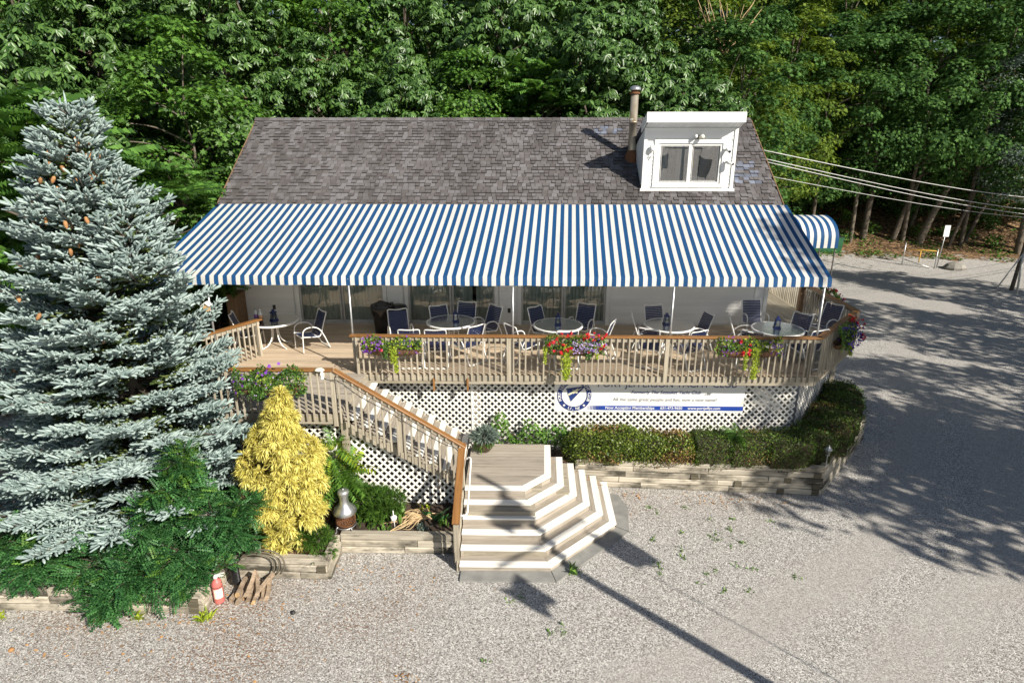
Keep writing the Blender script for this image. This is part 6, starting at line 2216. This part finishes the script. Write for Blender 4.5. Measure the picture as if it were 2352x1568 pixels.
pinnate('locust_shrub', 'dark green locust sucker reaching up over the spruce', 'shrub', (-6.1, -4.1, .38),
        [((-6.05, -4.05, 1.85), (.50, .45, .45), 272), ((-5.95, -3.95, 2.45), (.33, .3, .38), 176), ((-6.5, -4.2, 1.35), (.62, .5, .45), 352), ((-5.55, -4.0, 1.35), (.62, .5, .45), 368), ((-6.0, -4.4, .85), (.65, .5, .42), 384), ((-5.2, -3.9, 1.0), (.5, .45, .38), 256), ((-5.05, -3.75, 1.45), (.4, .3, .28), 144)], LOC2, .27, 'locust_leaf', 61, 'locust_tip', tipf=.06)
pinnate('locust_shrub', 'low dark locust thicket spilling over the timber wall', 'shrub', (-7.8, -4.5, .38),
        [((-9.3, -4.5, .95), (.8, .5, .42), 416), ((-8.3, -4.6, .85), (.8, .55, .40), 448), ((-7.3, -4.6, .80), (.75, .6, .42), 448), ((-6.5, -4.75, .65), (.7, .6, .40), 432), ((-7.0, -5.0, .40), (.5, .35, .28), 224), ((-5.75, -4.6, .55), (.38, .4, .32), 192), ((-10.3, -4.4, 1.0), (.7, .5, .4), 256)], LOC2, .27, 'locust_leaf', 62, 'locust_tip', tipf=.10)
pinnate('locust_sprig', 'small locust sprig hanging over the fire extinguisher', 'shrub', (-5.45, -4.35, .42),
        [((-5.32, -4.42, .62), (.28, .25, .16), 40)], LOC2, .2, 'locust_leaf', 63, 'locust_tip', tipf=.3)
SUM = frond_template(9, .10, .26, .55, .05)
pinnate('sumac_sapling', 'light green sumac sapling with long fronds against the stair lattice', 'sapling', (-3.78, -2.30, .38),
        [((-3.80, -2.35, 1.75), (.22, .22, .25), 16), ((-3.66, -2.40, 1.30), (.22, .2, .25), 12)], SUM, .58, 'vine_leaf', 64, 'lime_leaf', tipf=.25, hang=.6)
pinnate('fern_sprig', 'feathery green sumac sprig growing out of the clipped hedge', 'plant', (4.95, -.55, 1.28),
        [((4.95, -.60, 1.38), (.10, .10, .10), 11)], SUM, .30, 'vine_leaf', 65, hang=.4, stems=False)
for k, (x, y, lab) in enumerate(((-9.0, -5.05, 'yellow-green weed at the foot of the timber wall below the thicket'), (-7.15, -5.05, 'pale weed under the hanging locust leaves'), (-6.55, -5.0, 'lime weed by the end of the timber wall'), (-5.42, -5.02, 'lime weed at the wall corner beside the extinguisher'))):
    blades('weed_tuft', lab, 'weed', (x, y, 0), 26, .2, 'lime_leaf', .8, 30 + k, .04, .2)
for k, (x, y, s) in enumerate(((.95, -3.72, .26),)):
    blades('weed_tuft', 'single green weed growing from the crack between slate slabs', 'weed', (x, y, 0), 14, s, 'weed_leaf', .5, 44, .06, .2)
r = np.random.default_rng(17)
for k in range(34):
    x, y = (r.uniform(2.6, 5.6), r.uniform(-4.2, -1.5)) if k < 28 else (r.uniform(-2.5, 1), r.uniform(-6, -4.3))
    blades('gravel_weed', 'tiny green weed growing through the gravel', 'weed', (x, y, .0), 9, r.uniform(.05, .10), 'weed_leaf', .9, 200 + k, .025, .2, 'weeds in the gravel', .04)

# ------------------------------------------------------------------ hedge over the right wall
def hedge(name, lab, cells, m, extra, n, leaf, seed, rough=.07, shape=(L_OVAL, F_OVAL, 4)):
    """boxy shrub sections: cells = (x, y, half-width, half-depth, z0, z1)"""
    r = np.random.default_rng(seed)
    c0 = cells[0]
    t = thing(name, lab, 'hedge', (c0[0], c0[1], c0[4]))
    base = np.array([c0[0], c0[1], c0[4]])
    Vs, Ns = [], []
    wts = np.array([c[2] * (c[5] - c[4]) for c in cells])
    wts /= wts.sum()
    core = MB()
    for c, wq in zip(cells, wts):
        k = int(n * wq)
        q = unit(rand_unit(k, r) + UP * .25 - np.array([0, .2, 0]))
        p_ = 4.0                                             # superellipsoid: flat sides, rounded edges
        den = (np.abs(q[:, 0]) ** p_ + np.abs(q[:, 1]) ** p_ + np.abs(q[:, 2]) ** p_) ** (1 / p_)
        q2 = q / den[:, None]
        hz = (c[5] - c[4]) / 2
        pos = np.stack([c[0] + q2[:, 0] * c[2], c[1] + q2[:, 1] * c[3], (c[4] + c[5]) / 2 + q2[:, 2] * hz], -1)
        lump = 1 + .9 * (np.sin(pos[:, 0] * 9 + seed) * np.cos(pos[:, 2] * 8) + np.sin(pos[:, 1] * 11 + pos[:, 0] * 5)) * .5
        pos += q * (rough * lump * r.uniform(.1, 1.2, k))[:, None]
        Vs.append(pos)
        Ns.append(q)
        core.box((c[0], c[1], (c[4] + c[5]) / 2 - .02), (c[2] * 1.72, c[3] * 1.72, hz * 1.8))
    pos, q = np.concatenate(Vs), np.concatenate(Ns)
    k = len(pos)
    d = unit(q * .8 + rand_unit(k, r) + UP * .25)
    V = scatter(shape[0], pos - base, frames(d, unit(q + rand_unit(k, r) * .6)), leaf * r.uniform(.6, 1.35, k))
    kk = shape[2]
    patch = (np.sin(pos[:, 0] * 3.1 + seed) + np.sin(pos[:, 2] * 7 + pos[:, 1] * 5) + r.normal(size=k) * .8) > extra[1]
    Vr = V.reshape(k, kk, 3)
    link('foliage', leaf_mesh('foliage', [(Vr[~patch].reshape(-1, 3), shape[1], kk, 0), (Vr[patch].reshape(-1, 3), shape[1], kk, 1)], [m, extra[0]]), t)
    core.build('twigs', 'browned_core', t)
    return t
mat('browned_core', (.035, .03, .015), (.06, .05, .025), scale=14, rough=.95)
hz = lambda x: wall_y(x) + .33
hedge('clipped_hedge', 'light green clipped boxwood hedge next to the octagonal steps', [(1.62, hz(1.6), .44, .36, .64, 1.22), (2.25, hz(2.3), .50, .38, .64, 1.28), (1.25, -.28, .22, .25, .64, 1.02)], 'boxwood', ('browned', 1.9), 9000, .055, 71)
hedge('clipped_hedge', 'browning clipped hedge in the middle of the timber wall', [(3.0, hz(3.0), .45, .36, .64, 1.16), (3.65, hz(3.6), .42, .36, .64, 1.17)], 'boxwood', ('browned', .95), 7500, .050, 72)
hedge('clipped_hedge', 'dark green clipped yew hedge rounding the deck corner', [(4.45, hz(4.4), .52, .38, .64, 1.28), (5.3, hz(5.3), .55, .38, .64, 1.30), (6.1, hz(6.1), .52, .40, .64, 1.32), (6.75, -.30, .40, .42, .64, 1.36), (7.25, .05, .45, .45, .64, 1.42), (7.7, .62, .45, .48, .64, 1.50), (8.1, 1.15, .44, .45, .64, 1.58), (8.35, 1.65, .40, .42, .64, 1.66)], 'yew', ('browned', 2.05), 26000, .045, 73, shape=(L_BLADE * np.array([1, 2.2, 1]), F_BLADE, 5))
# vine creeping on the lattice beside the pot
r = np.random.default_rng(31)
t = thing('lattice_vine', 'light green vine creeping up the lattice beside the dark pot', 'vine', (0, .20, .6))
n = 900
x = r.uniform(-.75, 1.15, n)
h = .30 + .26 * np.abs(np.sin(x * 3.2 + .4)) + .12 * np.sin(x * 9) + (x < -.3) * .12
pos = np.stack([x, -.02 - np.abs(r.normal(size=n)) * .13, .03 + r.random(n) ** .8 * h * 1.2], -1)
V = scatter(L_OVAL * np.array([1, 1.2, 1]), pos, frames(rand_unit(n, r) - UP * .2, unit(rand_unit(n, r) * .6 + np.array([.2, -.7, .5]))), r.uniform(.045, .10, n))
link('foliage', leaf_mesh('foliage', [(V, F_OVAL, 4, 0)], 'vine_leaf'), t)
mb = MB()
for k in range(22):
    xx = r.uniform(-.7, 1.1)
    mb.tube(curve([(xx, .1, .58), (xx + r.normal() * .08, .16, .80), (xx + r.normal() * .15, .18, .95 + r.uniform(0, .2))], 4), .006, 4)
mb.build('stem', 'bark', t)

# plant in the pot
r = np.random.default_rng(41)
n = 900
a, rr = r.random(n) * 6.283, np.sqrt(r.random(n)) * .27
pos = np.stack([rr * np.cos(a), rr * np.sin(a), .34 + .24 * np.cos(np.minimum(rr / .27, 1) * 1.4) * r.random(n)], -1)
d = unit(np.stack([np.cos(a) * (.3 + rr * 2), np.sin(a) * (.3 + rr * 2), .7 - rr * 3.0 + r.normal(size=n) * .3], -1))
V = scatter(L_BLADE, pos, frames(d, rand_unit(n, r)), r.uniform(.07, .16, n))
n2 = 260
a2 = r.random(n2) * 6.283
p2 = np.stack([.235 * np.cos(a2), .235 * np.sin(a2), .34 - .22 * r.random(n2) ** 1.4 * (.5 + .5 * np.cos(a2 + 2.2))], -1)
V2 = scatter(L_BLADE, p2, frames(np.stack([np.cos(a2) * .25, np.sin(a2) * .25, -np.ones(n2)], -1), rand_unit(n2, r)), r.uniform(.05, .11, n2))
link('foliage', leaf_mesh('foliage', [(V, F_BLADE, 5, 0), (V2, F_BLADE, 5, 1)], ['grey_leaf', 'vine_leaf']), POT)

# ------------------------------------------------------------------ hanging coir baskets on the railings
_ft = np.array([(0, 0, 0)] + [(math.cos(R(a)) * (1 if k % 2 == 0 else .62), math.sin(R(a)) * (1 if k % 2 == 0 else .62), .12) for k, a in enumerate(range(0, 360, 36))])
_ff = [tuple(range(1, 11))]
def flowers(t, C, n, m, size, seed, facing, name='flowers'):
    r = np.random.default_rng(seed)
    fn = unit(np.array(facing) + rand_unit(n, r) * .6)
    V = scatter(_ft, C, frames(rand_unit(n, r), fn), size * r.uniform(.75, 1.2, n))
    link(name, leaf_mesh(name, [(V, _ff, 11, 0)], m), t)
def basket(lab, p0, p1, out, z, leafm, nleaf, blooms, trails, seed, height=.22, spread=.20):
    r = np.random.default_rng(seed)
    p0, p1 = Vector((p0[0], p0[1], z)), Vector((p1[0], p1[1], z))
    o = Vector((out[0], out[1], 0)).normalized()
    c = (p0 + p1) / 2 + o * .13
    t = thing('flower_basket', lab, 'flower basket', c)
    u = (p1 - p0)
    L = u.length
    u.normalize()
    mb = MB()
    nu, nv = 22, 8
    for i in range(nu + 1):
        s = -1 + 2 * i / nu
        k = (1 - abs(s) ** 3.2) ** .5 if abs(s) < 1 else 0
        for j in range(nv + 1):
            a = math.pi * j / nv
            off = o * (-math.cos(a) * .125 * (.35 + .65 * k))
            dz = -math.sin(a) * .19 * (.15 + .85 * k)
            w_ = 1 + .05 * math.sin(i * 2.7 + j)
            mb.V.append(c + u * (s * L / 2) + off * w_ + Vector((0, 0, dz * w_)))
    mb.F = [(i * (nv + 1) + j, (i + 1) * (nv + 1) + j, (i + 1) * (nv + 1) + j + 1, i * (nv + 1) + j + 1) for i in range(nu) for j in range(nv)]
    mb.M = [0] * len(mb.F)
    mb.build('coir_liner', 'coir', t, True)
    mb = MB()
    for i in range(1, 10):
        s = -1 + 2 * i / 10
        k = (1 - abs(s) ** 3.2) ** .5
        mb.tube([c + u * (s * L / 2) + o * (-math.cos(math.pi * j / 8) * .13 * (.35 + .65 * k)) + Vector((0, 0, -math.sin(math.pi * j / 8) * .195 * (.15 + .85 * k))) for j in range(9)], .004, 4)
    mb.tube([c + u * (s * L / 2) + o * .13 for s in (-.97, -.5, 0, .5, .97)], .005, 4)
    mb.build('wire_frame', 'dark_iron', t)
    un, on_ = np.array(u), np.array(o)
    def cloud(n, zlift=1., front=.3):
        s = r.uniform(-1.02, 1.02, n)
        th = r.uniform(-.3, 1.25, n) * math.pi / 2
        rad = spread * np.sqrt(r.uniform(.4, 1.1, n)) * (1 + .3 * np.sin(s * 7 + seed))
        q = s[:, None] * un * L / 2 + (np.sin(th) * rad * front * 3.2)[:, None] * on_ * .35
        q = q + (np.cos(th) * rad)[:, None] * UP * (height / .2) * zlift + on_ * .02
        nr = unit(np.sin(th)[:, None] * on_ + np.cos(th)[:, None] * UP + rand_unit(n, r) * .35)
        return q, nr
    q, nr = cloud(nleaf)
    V = scatter(L_OVAL * np.array([1, 1.15, 1]), q, frames(unit(rand_unit(nleaf, r) + nr * .6 - UP * .2), unit(nr + rand_unit(nleaf, r) * .5)), r.uniform(.035, .075, nleaf))
    lime = r.random(nleaf) < leafm[2]
    Vr = V.reshape(nleaf, 4, 3)
    link('foliage', leaf_mesh('foliage', [(Vr[~lime].reshape(-1, 3), F_OVAL, 4, 0), (Vr[lime].reshape(-1, 3), F_OVAL, 4, 1)], [leafm[0], leafm[1]]), t)
    for k, (m, n, size, s0, s1, lift) in enumerate(blooms):
        s = r.uniform(s0, s1, n)
        th = r.uniform(-.1, 1.15, n) * math.pi / 2
        rad = spread * 1.08 * r.uniform(.85, 1.2, n)
        C = s[:, None] * un * L / 2 + (np.sin(th) * rad)[:, None] * on_ * 1.15 + (np.cos(th) * rad)[:, None] * UP * (height / .2) * lift
        if size > .03 and m == 'petal_red':              # geranium heads: round trusses of florets
            h = 9
            Ch = np.repeat(C, h, 0) + rand_unit(n * h, r) * .026
            flowers(t, Ch, n * h, m, .024, seed + k, tuple(on_ * .6 + UP * .7), 'flower_heads')
        else:
            flowers(t, C, n, m, size, seed + k, tuple(on_ * .7 + UP * .6), 'flower_heads')
    for (s, wd, ln, m) in trails:
        n = int(ln * 480 * (wd / .1))
        f = r.random(n)
        C = (s * L / 2 + r.normal(size=n) * wd * .4 * (1 - .45 * f))[:, None] * un + (.14 + r.normal(size=n) * .025)[:, None] * on_ + (.10 - f * ln)[:, None] * UP
        V = scatter(L_OVAL * np.array([1, 1.3, 1]), C, frames(unit(rand_unit(n, r) * .6 - UP), unit(on_ + rand_unit(n, r) * .5)), r.uniform(.03, .055, n))
        link('trailing_vine', leaf_mesh('trailing_vine', [(V, F_OVAL, 4, 0)], m), t)
    return t
basket('coir basket of purple petunias and lime trailing leaves on the front rail', (-3.62, -.09), (-2.28, -.09), (0, -1), 3.28, ('basket_leaf', 'lime_leaf', .38), 950, [('petal_purple', 46, .028, -1, -.3, 1.0), ('petal_lilac', 10, .02, -1, -.2, 1), ('petal_purple', 14, .024, .2, .9, 1.), ('petal_red', 2, .05, -.35, -.2, .8)], [(.02, .10, .38, 'lime_leaf'), (.12, .08, .62, 'lime_leaf'), (-.2, .1, .3, 'basket_leaf')], 81)
basket('coir basket of red geraniums and lilac lobelia on the front rail', (.50, -.09), (1.86, -.09), (0, -1), 3.30, ('basket_leaf', 'lime_leaf', .15), 800, [('petal_red', 13, .05, -.95, .0, 1.25), ('petal_red', 14, .05, .2, 1.05, 1.15), ('petal_red', 8, .05, -.6, .1, .45), ('petal_lilac', 210, .016, -.1, .75, .55), ('petal_purple', 14, .026, .45, 1.0, 1.05)], [(-.28, .17, .78, 'lime_leaf'), (-.98, .06, .42, 'lime_leaf'), (.72, .07, .30, 'lime_leaf'), (.45, .14, .30, 'basket_leaf')], 82, .24, .21)
basket('mixed coir basket of violas and red geraniums in front of the corner table', (4.36, -.09), (5.80, -.09), (0, -1), 3.28, ('basket_leaf', 'lime_leaf', .36), 900, [('petal_red', 9, .05, -.55, .0, .8), ('petal_purple', 26, .022, -.95, -.2, 1.05), ('petal_purple', 30, .022, .55, 1.0, .8), ('petal_lilac', 14, .018, .6, 1.0, .6)], [(.18, .14, .72, 'lime_leaf'), (-.12, .06, .50, 'lime_leaf')], 83, .23, .20)
basket('round mass of deep purple petunias on the angled railing', (7.22, .43), (7.98, 1.33), (.77, -.64), 3.22, ('basket_leaf', 'lime_leaf', .12), 1000, [('petal_indigo', 110, .032, -1.0, .75, 1.0), ('petal_indigo', 50, .030, -1.0, .9, .3), ('petal_red', 22, .05, .2, 1.15, 1.1)], [(.55, .24, .55, 'lime_leaf'), (-.3, .2, .3, 'basket_leaf')], 84, .25, .26)
basket('coir basket full of green petunia foliage on the landing rail', (-5.55, -2.29), (-4.18, -2.29), (0, -1), 3.22, ('basket_leaf', 'lime_leaf', .10), 1500, [('petal_purple', 14, .030, -.9, .5, 1.0), ('petal_purple', 5, .045, -.1, .35, 1.2), ('petal_lilac', 34, .014, -1, .5, .9)], [(-.3, .3, .30, 'basket_leaf'), (.3, .3, .22, 'basket_leaf')], 85, .28, .25)
basket('coir basket of red geraniums far along the side walk rail', (8.80, 3.75), (8.80, 5.0), (1, 0), 3.34, ('basket_leaf', 'vine_leaf', .3), 600, [('petal_red', 22, .05, -1, .6, 1.1), ('petal_indigo', 12, .03, -1, 0, .8)], [], 86)
# hosta in the corner by the short railing
blades('hosta', 'yellow-edged hosta clump by the short deck railing', 'plant', (-5.72, -.7, DZ), 46, .42, 'hosta_leaf', .75, 52, .085, .35, rad=.12)
# fallen leaves and bark crumbs
r = np.random.default_rng(61)
def litter(name, lab, pts, z, m, size, kind='stuff'):
    n = len(pts)
    P = np.column_stack([pts, np.full(n, z) + r.random(n) * .012])
    V = scatter(L_OVAL * np.array([1, .9, 1.5]), P, frames(unit(rand_unit(n, r) * np.array([1, 1, .25])), unit(UP + rand_unit(n, r) * .35)), size * r.uniform(.5, 1.4, n))
    o = link(name, leaf_mesh(name, [(V, F_OVAL, 4, 0)], m))
    tag(o, lab, 'fallen leaves', kind=kind)
def gauss(cx, cy, sx, sy, n):
    return np.column_stack([r.normal(cx, sx, n), r.normal(cy, sy, n)])
pts = np.concatenate([gauss(2.55, -1.0, .18, .1, 26), gauss(4.2, -1.15, .9, .12, 60), gauss(4.6, -1.35, .25, .06, 18), gauss(5.6, -1.3, .5, .1, 20), gauss(2.5, -1.75, .1, .08, 5), gauss(-4.5, -4.6, .5, .3, 40), gauss(-5.2, -4.9, .8, .35, 90), gauss(-7.5, -5.7, 1.8, .6, 160), gauss(-3.0, -3.75, .35, .25, 40), gauss(-2.2, -4.3, .9, .3, 30), gauss(-1.8, -6.2, .12, .1, 40)])
litter('fallen_leaves', 'tan fallen leaves scattered on the gravel', pts, .006, 'dead_leaf', .055)
pts = np.concatenate([gauss(2.1 - .27 * k, -.92 + .02 * k, .06, .06, 9) for k in range(6)])
zs_ = []
for k in range(5):
    litter('step_leaves', 'tan fallen leaves caught at the back of step %s' % ('one two three four five'.split()[k]), gauss(1.72 - .27 * k, -.86, .07, .06, 12), .17 + .161 * k, 'dead_leaf', .05)
